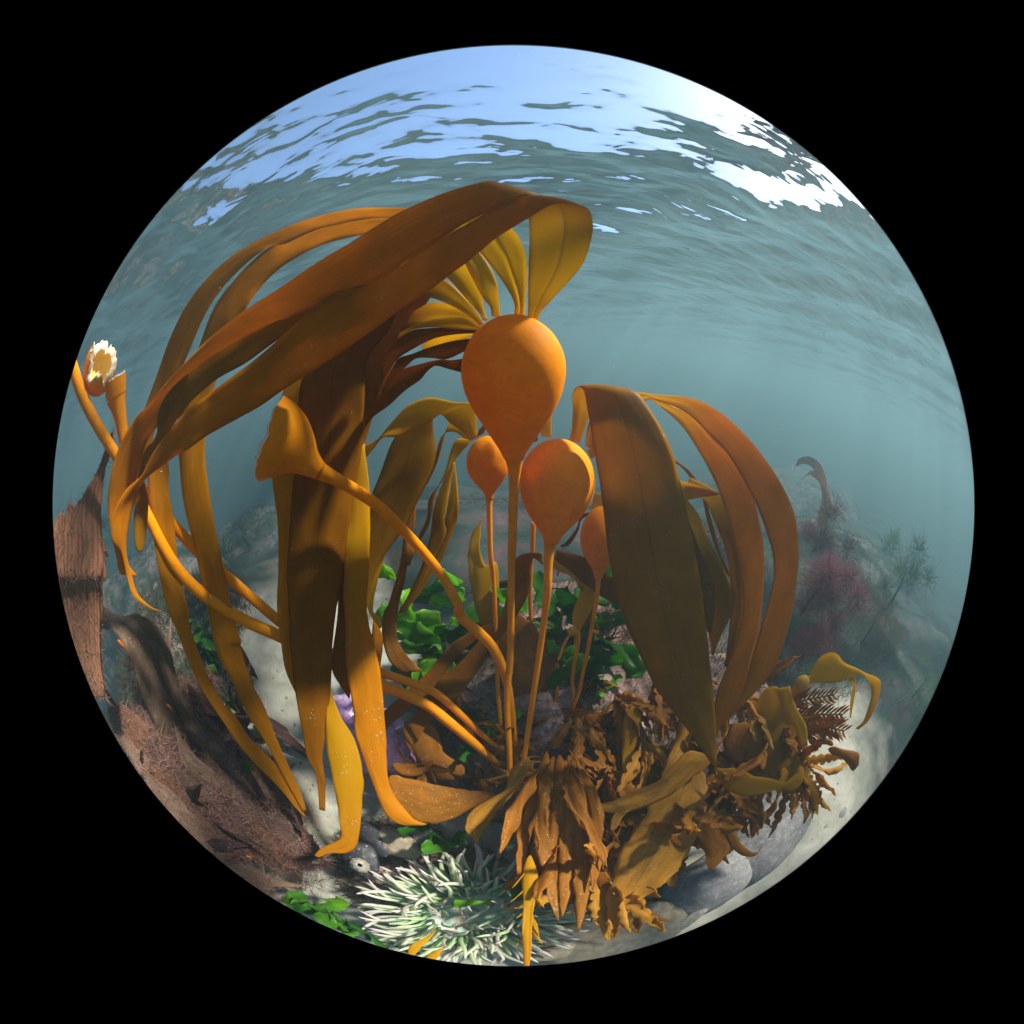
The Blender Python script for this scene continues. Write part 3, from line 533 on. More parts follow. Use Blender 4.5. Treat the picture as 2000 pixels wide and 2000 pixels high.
# ---------------------------------------------------------------- torn stalks on the left
def torn_cup(parent, axis_rows, rim_hw, wall, seed, name='torn_float', ecc=.3, n=22, ns=56, depth=.55):
    """funnel-shaped rest of a float: thick wall, ragged rim, pale flesh at the edge and inside"""
    c, r = px_path(axis_rows, n); rnd = lambda a, s: noise.noise(Vector((math.cos(a)*s, math.sin(a)*s, seed)))
    T = np.gradient(c, axis=0); T /= np.linalg.norm(T, axis=1, keepdims=True)
    V, F, uv = tube_pts(c, r, ns, cap=False)
    last = (n-1)*ns; tdir = T[-1]
    for k in range(ns):
        a = 2*math.pi*k/ns; e = ecc*(rnd(a, 1.4)+.5*rnd(a, 5)+.35*rnd(a, 14))
        for q in range(3): V[last-q*ns+k] += tdir*r[-1]*e*(1-q/3)
    outer = mesh_obj(name, V, F, M_STIPE, parent, uv=uv)
    # inner lining, set in by the wall thickness
    Vi = []; m0 = int(n*(1-depth))
    for i in range(m0, n):
        for k in range(ns):
            p = V[i*ns+k]; d_ = c[i]-p; L = np.linalg.norm(d_); dd = np.dot(p-c[i], tdir)
            Vi.append(p+d_/L*min(wall, L*.8))
    Fi = []; nn_ = n-m0
    for i in range(nn_-1):
        for k in range(ns):
            k2 = (k+1) % ns; Fi.append((i*ns+k, (i+1)*ns+k, (i+1)*ns+k2, i*ns+k2))
    Vi.append(c[m0]); Fi += [(len(Vi)-1, k, (k+1) % ns) for k in range(ns)]
    mesh_obj('lining', Vi, Fi, M_INNER, outer)
    Vr = []; Fr = []
    for k in range(ns):
        a = 2*math.pi*k/ns
        o_ = V[last+k]; i_ = np.array(Vi[(nn_-1)*ns+k]); md = (o_+i_)/2 + tdir*wall*(.25+.8*abs(rnd(a, 22)))
        Vr += [o_*1.0, md, i_]
    for k in range(ns):
        k2 = (k+1) % ns
        for q in range(2): Fr.append((k*3+q, k2*3+q, k2*3+q+1, k*3+q+1))
    rim = mesh_obj('torn_rim', Vr, Fr, M_TORN, outer)
    return outer
KT1 = tag(empty('torn_kelp', P(1010, 1440, .55)), 'kelp stalk with torn funnel-shaped float beside the dark hanging blades', 'kelp', 'torn kelp stalks')
tube(KT1, [('d', 560, 850, 68, .335), ('d', 640, 890, 54, .34), ('d', 740, 945, 48, .345), ('d', 860, 1015, 46, .352), ('d', 1020, 1130, 44, .362), ('d', 1180, 1290, 42, .376), ('d', 1330, 1450, 40, .39), ('d', 1480, 1640, 38, .406), ('d', 1600, 1850, 36, .422), ('i', 640, 490, 34, .44), ('i', 760, 600, 34, .452), ('i', 850, 700, 32, .466), ('i', 920, 860, 28, .485), ('i', 960, 1060, 22, .51), ('i', 985, 1300, 16, .535), ('i', 1000, 1420, 12, .55)], M_STIPE)
torn_cup(KT1, [('d', 560, 850, 68, .335), ('d', 520, 820, 84, .3352), ('d', 465, 775, 118, .336), ('d', 400, 715, 180, .337), ('d', 325, 660, 245, .338), ('d', 250, 622, 290, .339), ('d', 190, 600, 312, .340)], 285, .007, 2.2, ecc=.10)
KT2 = tag(empty('torn_kelp', P(985, 1430, .56)), 'kelp stalk ending in a broken-open float with white torn rim, far left', 'kelp', 'torn kelp stalks')
tube(KT2, [('c', 405, 590, 62, .468), ('c', 418, 650, 46, .466), ('c', 435, 740, 36, .463), ('c', 452, 840, 33, .46), ('c', 490, 980, 31, .458), ('c', 560, 1110, 31, .456), ('c', 640, 1190, 31, .455), ('c', 730, 1300, 31, .455), ('c', 850, 1430, 31, .456), ('c', 1000, 1560, 31, .458), ('c', 1140, 1680, 30, .46), ('c', 1280, 1800, 30, .463), ('g', 420, 270, 38, .47), ('g', 760, 410, 38, .478), ('g', 1010, 510, 35, .486), ('g', 1280, 605, 34, .494), ('g', 1460, 690, 32, .502), ('g', 1640, 850, 28, .515), ('g', 1800, 1000, 22, .53), ('g', 1930, 1100, 16, .55)], M_STIPE)
torn_cup(KT2, [('c', 405, 590, 62, .468), ('c', 403, 565, 64, .468), ('c', 402, 540, 65, .468), ('c', 400, 515, 66, .468), ('c', 399, 495, 66, .468)], 66, .004, 5.5, ecc=.25, n=16)
def open_bulb(parent, f, x, y, rx, d, face, seed):
    """broken float: a thick-walled bowl whose ragged opening faces the point face"""
    X, Y = Q(f, x, y); c = P(X, Y, d); R = rx*FR[f][2]*mpp(X, Y, d); ax = np.array(face)-c; ax /= np.linalg.norm(ax)
    u = np.cross(ax, (0, 0, 1.0)); u /= np.linalg.norm(u); v = np.cross(ax, u); ns, nr = 56, 14; wall = R*.22
    rnd = lambda a, s: noise.noise(Vector((math.cos(a)*s, math.sin(a)*s, seed)))
    def shell(rad, push=0.0):
        V = []; F = []
        for i in range(nr+1):
            for k in range(ns):
                a = 2*math.pi*k/ns; pm = math.pi*(.60+.22*rnd(a, 1.2)+.10*rnd(a, 5)+.07*rnd(a, 14)); p = .02+(pm-.02)*i/nr
                V.append(c - ax*rad*math.cos(p)*1.1 + (u*math.cos(a)+v*math.sin(a)*1.2)*rad*math.sin(p))
        for i in range(nr):
            for k in range(ns):
                k2 = (k+1) % ns; F.append((i*ns+k, i*ns+k2, (i+1)*ns+k2, (i+1)*ns+k))
        return V, F
    Vo, Fo = shell(R); outer = mesh_obj('broken_float', Vo, Fo, M_STIPE, parent)
    Vi, Fi = shell(R-wall); mesh_obj('lining', Vi, [f_[::-1] for f_ in Fi], M_INNER, outer)
    Vr = []; Fr = []
    for k in range(ns):
        a = 2*math.pi*k/ns; o_, i_ = np.array(Vo[nr*ns+k]), np.array(Vi[nr*ns+k])
        g_ = wall*(.5+.9*abs(rnd(a, 4))+.7*abs(rnd(a, 20))); md = (o_+i_)/2+ax*g_*.6+(o_-c)/R*g_*.5
        Vr += [o_, md, i_+(i_-c)*-.10]
    for k in range(ns):
        k2 = (k+1) % ns
        for q in range(2): Fr.append((k*3+q, k2*3+q, k2*3+q+1, k*3+q+1))
    mesh_obj('torn_rim', Vr, Fr, M_TORN, outer); return outer
open_bulb(KT2, 'c', 318, 428, 106, .475, CAM+np.array((.40, .1, .42)), 4.4)
KT3 = tag(empty('torn_kelp', P(965, 1430, .57)), 'long bare orange kelp stalk running out of view at the far left', 'kelp', 'torn kelp stalks')
tube(KT3, [('c', 120, 250, 30, .47), ('c', 170, 430, 30, .465), ('c', 225, 590, 30, .458), ('c', 300, 740, 29, .45), ('c', 400, 900, 30, .443), ('c', 490, 1050, 31, .44), ('c', 580, 1240, 32, .438), ('c', 660, 1400, 33, .438), ('c', 760, 1550, 34, .44), ('c', 900, 1680, 34, .443), ('c', 1060, 1780, 34, .447), ('c', 1290, 1885, 34, .452), ('g', 420, 340, 46, .462), ('g', 760, 500, 46, .472), ('g', 1020, 610, 46, .482), ('g', 1200, 680, 44, .49), ('g', 1380, 770, 42, .498), ('g', 1520, 880, 42, .506), ('g', 1700, 1030, 36, .518), ('g', 1850, 1160, 26, .535), ('g', 1960, 1240, 16, .56)], M_STIPE)

# ---------------------------------------------------------------- holdfasts: the root tangles that grip the rock
def holdfast(parent, end, seed, n=11, L=.045):
    r_ = random.Random(seed); V = []; F = []; e = np.array(end)
    for q in range(n):
        a = 2*math.pi*(q+r_.uniform(-.3, .3))/n; d = np.array((math.cos(a), math.sin(a), 0)); l = L*r_.uniform(.6, 1.2)
        pts = [e+(0, 0, .012), e+d*l*.25+np.array((0, 0, .004)), e+d*l*.6+np.array((r_.gauss(0, .004), r_.gauss(0, .004), -.006)), e+d*l+np.array((0, 0, -.018))]
        v, f, _ = tube_pts(spline(np.array(pts), 9), np.linspace(.0045, .0014, 9), 7); o = len(V); V += list(v); F += [tuple(i+o for i in x) for x in f]
    return mesh_obj('holdfast', V, F, M_HOLD, parent)
M_HOLD = flesh_mat('holdfast_skin', (.34, .14, .02), (.4, .18, .02), .1, rough=.7)
for q, (K_, e_) in enumerate([(K1, (960+37, 1516, .52)), (K2, (1020, 1516, .53)), (K3, (981, 1448, .56)), (K4, (1107, 1416, .60)), (KT1, (1010, 1490, .55)), (KT2, (980, 1465, .55)), (KT3, (987, 1500, .56))]):
    holdfast(K_, P(*e_), q+2)
# ---------------------------------------------------------------- rocks
def blob(name, c, rad, seed, mat, amp=.25, freq=2.2, sub=5, flat=None, label=None, cat=None, group=None, rot=0):
    bm = bmesh.new(); bmesh.ops.create_icosphere(bm, subdivisions=sub, radius=1.0)
    s = Vector((seed*3.3, seed*1.7, -seed))
    for v in bm.verts:
        n = v.co.normalized(); k = noise.fractal(n*freq+s, .9, 2.1, 6); r_ = noise.noise(n*freq*.6+s*2)
        co = n*(1+amp*(.55*k+.8*r_))
        if flat: co.z = co.z if co.z < flat else flat+(co.z-flat)*.35
        v.co = Vector((co.x*rad[0], co.y*rad[1], co.z*rad[2]))
    for f in bm.faces: f.smooth = True
    me = bpy.data.meshes.new(name); bm.to_mesh(me); bm.free(); me.materials.append(mat)
    o = bpy.data.objects.new(name, me); C.objects.link(o); o.location = c; o.rotation_euler[2] = rot
    tag(o, label, cat, group); return o
M_REEF = rock_mat('reef_rock', [(.28, (.07, .05, .03)), (.40, (.20, .12, .08)), (.50, (.42, .24, .19)), (.60, (.52, .38, .29)), (.70, (.24, .08, .07)), (.82, (.10, .03, .035))], 11, 55, speck=(.42, .36, .30))
M_REEFG = rock_mat('reef_rock_weedy', [(.28, (.02, .05, .02)), (.42, (.07, .10, .045)), (.52, (.24, .17, .14)), (.62, (.33, .26, .22)), (.74, (.06, .075, .03))], 9, 50, speck=(.4, .36, .32))
M_COBB = rock_mat('cobble_grey', [(.3, (.20, .185, .165)), (.55, (.29, .275, .25)), (.75, (.38, .36, .33))], 7, 70, rough=.85, bd=.002, speck=(.45, .44, .42))
M_COBT = rock_mat('cobble_tan', [(.3, (.34, .27, .16)), (.55, (.45, .38, .25)), (.75, (.52, .46, .33))], 5, 80, rough=.85, bd=.0015, speck=(.2, .15, .1))
M_DKSH = rock_mat('dark_shell', [(.3, (.02, .02, .025)), (.55, (.06, .055, .055)), (.75, (.14, .12, .1))], 12, 70, rough=.5, bd=.002, speck=(.4, .36, .28))
M_PURP, _t = new_mat('purple_crust'); _n = N(_t); _tc = _n('TexCoord')
_v = _n('TexVoronoi', _feature='F1'); setin(_v, Scale=150.0); _n.l(_tc.outputs['Object'], _v.inputs['Vector'])
_c = ramp(_t, noise_fac(_t, _tc.outputs['Object'], 24, 5, .6), [(.3, (.16, .05, .12)), (.5, (.40, .20, .38)), (.7, (.55, .36, .50))])
_p = _n('BsdfPrincipled'); _n.l(_c, _p.inputs['Base Color']); setin(_p, Roughness=.28); _p.inputs['Specular IOR Level'].default_value = .9
_n.l(bump(_t, mathn(_t, 'SUBTRACT', 1.0, _v.outputs['Distance']), .6, .002), _p.inputs['Normal']); _o = _n('OutputMaterial'); _n.l(_p.outputs[0], _o.inputs[0])

REEF = blob('reef_rock', (.10, .37, -.325), (.40, .46, .31), 1.3, M_REEF, .16, 2.0, 6, label='pinkish encrusted reef rock behind the kelp stalks', cat='rock')
blob('reef_rock', (.42, .18, -.35), (.30, .34, .33), 5.3, M_REEF, .18, 2.0, 5, label='weed-smothered rock under the brown fronds at right', cat='rock')
blob('reef_rock', (-1.12, .22, -.24), (.40, .42, .25), 2.1, M_REEFG, .28, 2.4, 5, label='pale pink and green rock behind the bare orange stalk, far left', cat='rock')
blob('reef_rock', (-2.9, 2.3, -1.35), (.9, .8, .5), 3.4, M_REEFG, .28, 2.2, 5, label='hazy weedy boulder beyond the sand channel at left', cat='rock')
blob('reef_rock', (-.62, -.20, -.30), (.34, .30, .24), 4.7, M_REEFG, .2, 2.2, 5, label='rock under the silted brown fronds at lower left', cat='rock')
blob('reef_rock', (-.17, -.08, -.31), (.27, .24, .21), 6.1, M_REEF, .16, 2.2, 5, label='dark rock that carries the pale anemone', cat='rock')
blob('reef_rock', (-.85, 2.4, -.98), (.5, .45, .34), 7.9, M_REEFG, .28, 2.2, 5, label='small hazy rock in the distance between the hanging blades', cat='rock')
blob('reef_rock', (4.6, 2.8, -1.40), (2.1, 1.7, .72), 8.8, M_REEFG, .3, 2.4, 5, label='broad shadowy weed-grown rock in the murk at right', cat='rock')
blob('reef_rock', (2.3, 1.0, -.66), (.9, .75, .36), 9.9, M_REEFG, .3, 2.4, 5, label='nearer shadowy rock at right below the bushy purple weed', cat='rock')
blob('reef_rock', (-3.8, .9, -1.45), (1.3, 1.3, .9), 10.9, M_REEFG, .3, 2.2, 5, label='distant grey-green rock at the far left edge', cat='rock')
def gp(px, py, z): return tuple(G(px, py, z))
blob('cobble', gp(1500, 1625, -.10), (.15, .10, .075), 11.2, M_COBB, .10, 1.3, 4, label='large smooth blue-grey cobble on the sand right of the fronds', cat='cobble', group='cobbles on the sand', rot=.5)
blob('cobble', gp(1385, 1725, -.09), (.10, .075, .06), 12.2, M_COBB, .14, 1.4, 4, label='speckled grey angular cobble next to the tan one', cat='cobble', group='cobbles on the sand', rot=.2)
blob('cobble', gp(1205, 1830, -.085), (.12, .08, .06), 13.2, M_COBT, .09, 1.2, 4, label='large tan cobble at the bottom edge beside the anemone', cat='cobble', group='cobbles on the sand', rot=.1)
blob('cobble', gp(1268, 1792, -.065), (.042, .036, .012), 14.2, M_COBT, .07, 1.2, 4, label='flat pale disc-shaped stone lying on the tan cobble', cat='cobble', group='cobbles on the sand')
blob('cobble', gp(1640, 1590, -.125), (.03, .022, .014), 15.2, M_COBB, .1, 1.4, 3, label='small dark pebble alone on the sand, farthest right', cat='cobble', group='cobbles on the sand')
blob('purple_stone', gp(738, 1450, -.06), (.075, .07, .045), 16.1, M_PURP, .16, 2.6, 5, label='glossy bumpy purple encrusted stone seen between hanging blades', cat='stone')
blob('purple_stone', gp(672, 1400, -.08), (.05, .06, .03), 17.1, M_PURP, .16, 2.6, 5, label='sliver of purple crust farther left behind the hanging blades', cat='stone')
# pink encrusting discs
M_PINK = rock_mat('pink_disc', [(.3, (.5, .17, .13)), (.6, (.68, .33, .26)), (.8, (.75, .5, .42))], 60, 300, bd=.0008)
for i_, (x, y, hw, lb) in enumerate([(682, 1000, 36, 'largest pink round crust disc on the reef rock'), (815, 1040, 27, 'pink crust disc nearest the main stalk'), (775, 1080, 24, 'pink crust disc lowest in the cluster'), (750, 1100, 16, 'smallest pink crust disc at the cluster edge')]):
    X, Y = Q('i', x, y); d = .615; c = P(X, Y, d); R = hw*FR['i'][2]*mpp(X, Y, d); nrm = CAM-c; nrm /= np.linalg.norm(nrm); u = np.cross(nrm, (1, .2, 0)); u /= np.linalg.norm(u); v = np.cross(nrm, u)
    V = []; F = []; pr_ = [(0, .30), (.25, .16), (.5, .26), (.75, .24), (.93, .34), (1.0, .2), (1.02, -.9)]; ns = 24
    for q, (rr, hh) in enumerate(pr_):
        for k in range(ns):
            a = 2*math.pi*k/ns; rq = rr*R*(1+.08*math.sin(3*a+i_)+.05*math.sin(7*a)); V.append(c+(u*math.cos(a)+v*math.sin(a))*rq+nrm*hh*R*.35)
    for q in range(len(pr_)-1):
        for k in range(ns): F.append((q*ns+k, q*ns+(k+1) % ns, (q+1)*ns+(k+1) % ns, (q+1)*ns+k))
    tag(mesh_obj('crust_disc', V, F, M_PINK), lb, 'crust disc', 'pink crust discs on the reef rock')

# ---------------------------------------------------------------- seaweeds
def path_blade(parent, pts, widths, side, mat, nu=20, nv=7, wav=.004, tatter=0.0, thick=.0009, name='blade', bulge=.05, wfreq=30, lobes=0.0):
    """blade along world points with given widths; side: rough direction across"""
    _seed[0] += 1; sd = _seed[0]
    S = spline(np.column_stack((pts, widths)), nu); c, wd = S[:, :3], S[:, 3]
    T = np.gradient(c, axis=0); T /= np.linalg.norm(T, axis=1, keepdims=True)+1e-12
    g = np.zeros((nu, nv, 3)); ln = np.concatenate(([0], np.cumsum(np.linalg.norm(np.diff(c, axis=0), axis=1)))); u = np.array(side, float)
    for i in range(nu):
        u = u-T[i]*np.dot(u, T[i]); u /= np.linalg.norm(u)+1e-9; nn = np.cross(T[i], u)
        for j in range(nv):
            t = j/(nv-1)-.5; e = abs(t)*2; sdx = 4 if t > 0 else 0
            k = 1-tatter*max(0, noise.noise(Vector((ln[i]*70, sd+sdx, 2.2)))) if e > .9 else 1
            if lobes and e > .4: k *= 1-.62*(e-.4)/.6*max(0, math.sin(ln[i]*lobes+sd+sdx*.6+1.5*noise.noise(Vector((ln[i]*40, sd, sdx)))))**1.5
            g[i, j] = c[i]+u*t*wd[i]*k+nn*(wav*e**2*noise.noise(Vector((ln[i]*wfreq, sd*1.9+sdx, .4)))*min(1, wd[i]/.012)+bulge*wd[i]*(1-e*e))
    V, F, uv = sheet(g, thick); return mesh_obj(name, V, F, mat, parent, uv=uv)
def weed(name, label, cat, base, n, L, W, mat, lean=(0, 0, 1), spread=.8, droop=.6, group=None, seed=0, nu=18, wav=.006, tatter=.3, lvar=.35, shape='strap', kinds=None, lobes=0.0, wfreq=30, nv=7):
    rs = random.Random(seed*77+5); root = tag(empty(name, base), label, cat, group)
    for q in range(n):
        d = Vector(lean)+Vector((rs.gauss(0, spread), rs.gauss(0, spread), rs.gauss(0, spread*.6))); d.normalize()
        p = Vector(base)+Vector((rs.gauss(0, .3)*W, rs.gauss(0, .3)*W, 0)); l = L*(1+rs.uniform(-lvar, lvar)); pts = [p.copy()]; k = 7
        cur = Vector((rs.gauss(0, .25), rs.gauss(0, .25), 0))
        for s_ in range(k):
            d = (d+Vector((0, 0, -droop/k*1.4))+cur*(1.2/k)+Vector((rs.gauss(0, .08), rs.gauss(0, .08), rs.gauss(0, .05)))).normalized(); p = p+d*(l/k); pts.append(p.copy())
        if shape == 'strap': pr_ = [.22, .7, 1, 1, .95, .85, .6, .12]
        elif shape == 'leaf': pr_ = [.12, .5, .9, 1.05, 1, .75, .42, .06]
        else: pr_ = [.15, .4, .65, .9, 1.1, 1.2, .9, .3]
        w_ = W*(1+rs.uniform(-.3, .3)); m_ = mat if not kinds else rs.choice(kinds)
        path_blade(root, np.array([tuple(x) for x in pts]), [w_*x for x in pr_], (rs.gauss(0, 1), rs.gauss(0, 1), rs.gauss(0, .5)), m_, nu=nu, nv=nv, wav=wav, tatter=tatter, lobes=lobes*rs.uniform(.7, 1.3), wfreq=wfreq)
    return root
def leafmat_green(name, dif, trn): return blade_mat(name, dif, trn, .5, lines=.05, mott=.45, rough=.35, spec=.4)
M_LET = leafmat_green('sea_lettuce', (.07, .20, .015), (.20, .50, .03))
M_LETD = leafmat_green('sea_lettuce_dark', (.035, .13, .014), (.09, .36, .025))
M_LETY = leafmat_green('sea_lettuce_bright', (.14, .30, .012), (.40, .75, .02))
M_REDR = blade_mat('red_ribbed', (.34, .16, .085), (.55, .24, .10), .5, speck=1.0, mott=.6, ribs=1.2)
M_SILT = blade_mat('silt_brown', (.20, .12, .075), (.32, .17, .085), .35, speck=.9, mott=.5)
M_PLUM = blade_mat('plum_weed', (.085, .040, .034), (.16, .065, .045), .35, speck=.8, mott=.6)
M_RUSTY = blade_mat('rusty_weed', (.16, .070, .038), (.28, .11, .045), .4, speck=1.0, mott=.6)
M_PLUM2 = blade_mat('plum_weed_pale', (.13, .072, .055), (.2, .095, .06), .35, speck=.9, mott=.6)
def lettuce(label, spots, d, L, W, n, seed, mats=(M_LET, M_LETD, M_LETY), lean=None, group='sea lettuce clumps'):
    rs = random.Random(seed); root = None
    for (x, y, dd) in spots:
        b = P(x, y, dd)
        if root is None: root = tag(empty('sea_lettuce', b), label, 'sea lettuce', group)
        for q in range(n):
            a = rs.uniform(0, 6.28); v = np.array((rs.gauss(0, .8), rs.gauss(0, .4)-.35, rs.gauss(.55, .5))); v /= np.linalg.norm(v); l = L*rs.uniform(.6, 1.3); w_ = W*rs.uniform(.6, 1.3)
            p0 = b+np.array((rs.gauss(0, 1), rs.gauss(0, .6), rs.gauss(0, .6)))*W*.55
            v2 = v+np.array((rs.gauss(0, .5), rs.gauss(0, .5), rs.gauss(-.2, .4)))
            path_blade(root, np.array([p0, p0+v*l*.4, p0+v*l*.7+v2*l*.1, p0+v*l*.8+v2*l*.35]), [w_*.25, w_*.9, w_, w_*.45], (rs.gauss(0, 1), rs.gauss(0, .5), rs.gauss(0, 1)), rs.choice(mats), nu=26, nv=11, wav=.022, tatter=.3, thick=.0004, wfreq=48, bulge=.12, lobes=55)
    return root
lettuce('bright green sea lettuce clump on the reef rock left of the stalks', [(800, 1180, .66), (820, 1230, .66), (860, 1260, .66), (900, 1230, .68), (850, 1290, .64), (780, 1240, .66), (880, 1190, .70)], .66, .085, .065, 4, 3)
lettuce('dark green sea lettuce clump behind the right-hand thin stalks', [(1100, 1200, .66), (1140, 1230, .65), (1170, 1190, .66), (1120, 1280, .63), (1160, 1300, .62), (1060, 1230, .68), (1180, 1140, .72)], .66, .09, .065, 4, 4, (M_LET, M_LETD, M_LET, M_LETY))
lettuce('small sea lettuce leaf cluster at the foot of the main stalk', [(945, 1420, .60), (955, 1400, .6)], .6, .05, .035, 3, 5, (M_LETD, M_LETY))
lettuce('sea lettuce leaf lying on the right side of the anemone', [(1005, 1722, .51)], .51, .04, .035, 2, 6, (M_LETY, M_LETY, M_LET))
lettuce('dark green sea lettuce just above the anemone', [(870, 1640, .55), (900, 1630, .55), (990, 1690, .54)], .55, .045, .035, 3, 7, (M_LETD, M_LET))
lettuce('green sea lettuce at the bottom edge left of the anemone', [(650, 1790, .60), (620, 1760, .62), (690, 1810, .6)], .6, .05, .035, 5, 8, (M_LET, M_LETY, M_LETD))
lettuce('green sea lettuce among dark weed at left of the long strands', [(430, 1290, .95), (400, 1230, 1.0), (480, 1400, .85), (520, 1480, .8), (540, 1560, .74)], .9, .07, .06, 4, 9, (M_LETD, M_LETD, M_LET))

# ribbed red frond at the far left
RF = tag(empty('red_algae_frond', P(230, 1420, .60)), 'ribbed reddish-brown ragged frond with pointed finger, at the far left edge', 'seaweed')
for q, (x0, x1, ytop, dd) in enumerate([(20, 95, 1300, .512), (70, 150, 1215, .508), (125, 205, 1165, .504), (180, 262, 1140, .500), (225, 330, 1090, .497), (262, 352, 1330, .503)]):
    top = [('c', x0+30, ytop, x1-25, ytop+6, dd)] if q != 4 else [('c', 384, 778, 396, 774, dd), ('c', 345, 880, 378, 884, dd), ('c', 300, 1000, 345, 1004, dd)]
    w0, w1 = x0/330, x1/330                                       # share of the width, kept down the stem
    low = [('e', 10+w0*300, 80, 10+w1*300, 80, dd+.015), ('e', 70+w0*240, 330, 70+w1*240, 340, dd+.035), ('e', 150+w0*160, 600, 150+w1*160, 600, dd+.055), ('e', 260+w0*85, 850, 260+w1*85, 840, dd+.075)]
    blade(RF, top+[('c', x0, ytop+70 if q != 4 else 1140, x1, ytop+90 if q != 4 else 1130, dd), ('c', x0-4, 1420, x1+4, 1430, dd), ('c', x0, 1560, x1, 1570, dd+.004)]+low, M_REDR, name='frond_lobe', nv=9, nu=80, bulge=.02, ruffle=.010, tatter=.30, taper=(.02, .05))
# brown broad kelp arching at the lower left
BF = tag(empty('brown_kelp', P(420, 1480, .80)), 'dull brown broad kelp folded over at lower left behind the stalks', 'seaweed')
blade(BF, [('e', 200, 200, 210, 300, .66), ('e', 330, 270, 310, 400, .64), ('e', 430, 330, 410, 440, .62), ('e', 560, 325, 470, 560, .61), ('e', 600, 480, 520, 660, .62), ('e', 680, 700, 560, 800, .65), ('e', 770, 900, 620, 950, .69), ('e', 850, 1060, 720, 1110, .74), ('e', 940, 1180, 860, 1210, .79)], M_SILT, nv=11, nu=54, tatter=.1)
blade(BF, [('e', 560, 325, 500, 350, .63), ('e', 660, 380, 560, 470, .64), ('e', 745, 540, 630, 640, .66), ('e', 805, 760, 720, 830, .69), ('e', 845, 930, 800, 950, .72), ('e', 900, 1060, 870, 1070, .75)], M_SILT, nv=9, nu=40, tatter=.1)
M_ORNG = flesh_mat('orange_fleck', (.8, .20, .03), (.8, .25, .03), .3)
for (x, y, hw, d_, lb) in [(440, 510, 16, .605, 'orange fleck at the fold of the dull brown kelp'), (745, 905, 13, .66, 'orange fleck on the lower strand of the dull brown kelp'), (1245, 1845, 12, .60, 'orange fleck on the silted fronds near the lower left rim')]:
    X, Y = Q('e', x, y); r0 = hw*FR['e'][2]*mpp(X, Y, d_); c0 = P(X, Y, d_)
    blob('orange_fleck', tuple(c0), (r0, r0*.7, r0*1.9), x*.01, M_ORNG, .3, 2.5, 3, label=lb, cat='fleck', group='orange flecks on the weed')

# centre: broad low kelp around the stalks
CK = tag(empty('brown_kelp', P(930, 1350, .60)), 'low brown kelp straps crossing in front of the stalk bases', 'seaweed')
blade(CK, [('h', 774, 1455, 780, 1462, .56), ('h', 720, 1540, 770, 1560, .56), ('h', 688, 1660, 765, 1640, .56), ('i', 690, 170, 800, 175, .565), ('i', 705, 320, 870, 160, .57), ('i', 730, 430, 890, 380, .575), ('i', 770, 560, 890, 510, .58), ('i', 800, 640, 870, 620, .59)], M_BRWN, nv=9, tatter=.15)
blade(CK, [('i', 1165, 175, 1150, 92, .47), ('i', 1100, 130, 1050, 98, .475), ('i', 1075, 220, 990, 135, .48), ('i', 1085, 280, 960, 230, .485), ('i', 1050, 400, 930, 380, .49), ('i', 960, 540, 880, 520, .495), ('i', 850, 680, 800, 600, .50), ('i', 740, 860, 640, 780, .505), ('i', 560, 1080, 520, 880, .51), ('i', 430, 1180, 430, 1010, .515), ('i', 370, 1290, 300, 1170, .52)], M_DARK, nv=9, nu=60, tatter=.1)
blade(CK, [('i', 940, 440, 900, 500, .52), ('i', 850, 560, 830, 540, .525), ('i', 720, 660, 690, 600, .53), ('i', 590, 790, 560, 690, .535), ('i', 500, 930, 430, 850, .54), ('i', 340, 1060, 260, 1000, .545), ('i', 190, 1190, 170, 1080, .55), ('i', 90, 1290, 60, 1180, .556)], M_DARK, nv=9, nu=50, tatter=.1)
blade(CK, [('i', 960, 470, 1040, 470, .56), ('i', 870, 620, 1130, 580, .565), ('i', 860, 760, 1230, 720, .57), ('i', 920, 880, 1265, 830, .575), ('i', 960, 980, 1200, 960, .58), ('i', 1000, 1080, 1120, 1060, .585)], M_RUST, nv=11, tatter=.15)
blade(CK, [('i', 1235, 140, 1250, 75, .50), ('i', 1330, 210, 1400, 115, .495), ('i', 1440, 310, 1510, 190, .49), ('i', 1600, 410, 1600, 245, .487), ('f', 300, 1150, 320, 1010, .487), ('f', 420, 1300, 470, 1180, .49)], M_DARK, nv=9)
blade(CK, [('i', 1220, 140, 1240, 130, .53), ('i', 1240, 200, 1300, 160, .53), ('i', 1330, 240, 1370, 190, .53), ('i', 1390, 310, 1420, 270, .53), ('i', 1410, 420, 1470, 390, .535), ('i', 1350, 540, 1460, 520, .54), ('i', 1370, 590, 1400, 590, .545)], M_OLIV, nv=7)
blade(CK, [('i', 990, 1395, 1120, 1370, .475), ('i', 945, 1480, 1085, 1460, .472), ('i', 940, 1570, 1010, 1560, .47), ('i', 830, 1640, 950, 1640, .468), ('i', 715, 1710, 880, 1720, .466), ('i', 665, 1810, 820, 1800, .464), ('i', 700, 1880, 780, 1860, .463), ('i', 715, 1920, 770, 1932, .462)], M_TATT, nv=11, nu=50, tatter=.35)
blade(CK, [('i', 250, 1180, 340, 1130, .53), ('i', 300, 1280, 480, 1180, .53), ('i', 370, 1400, 540, 1340, .535), ('i', 430, 1500, 640, 1420, .54), ('i', 560, 1560, 720, 1480, .545)], M_SPEC, nv=9, tatter=.2)
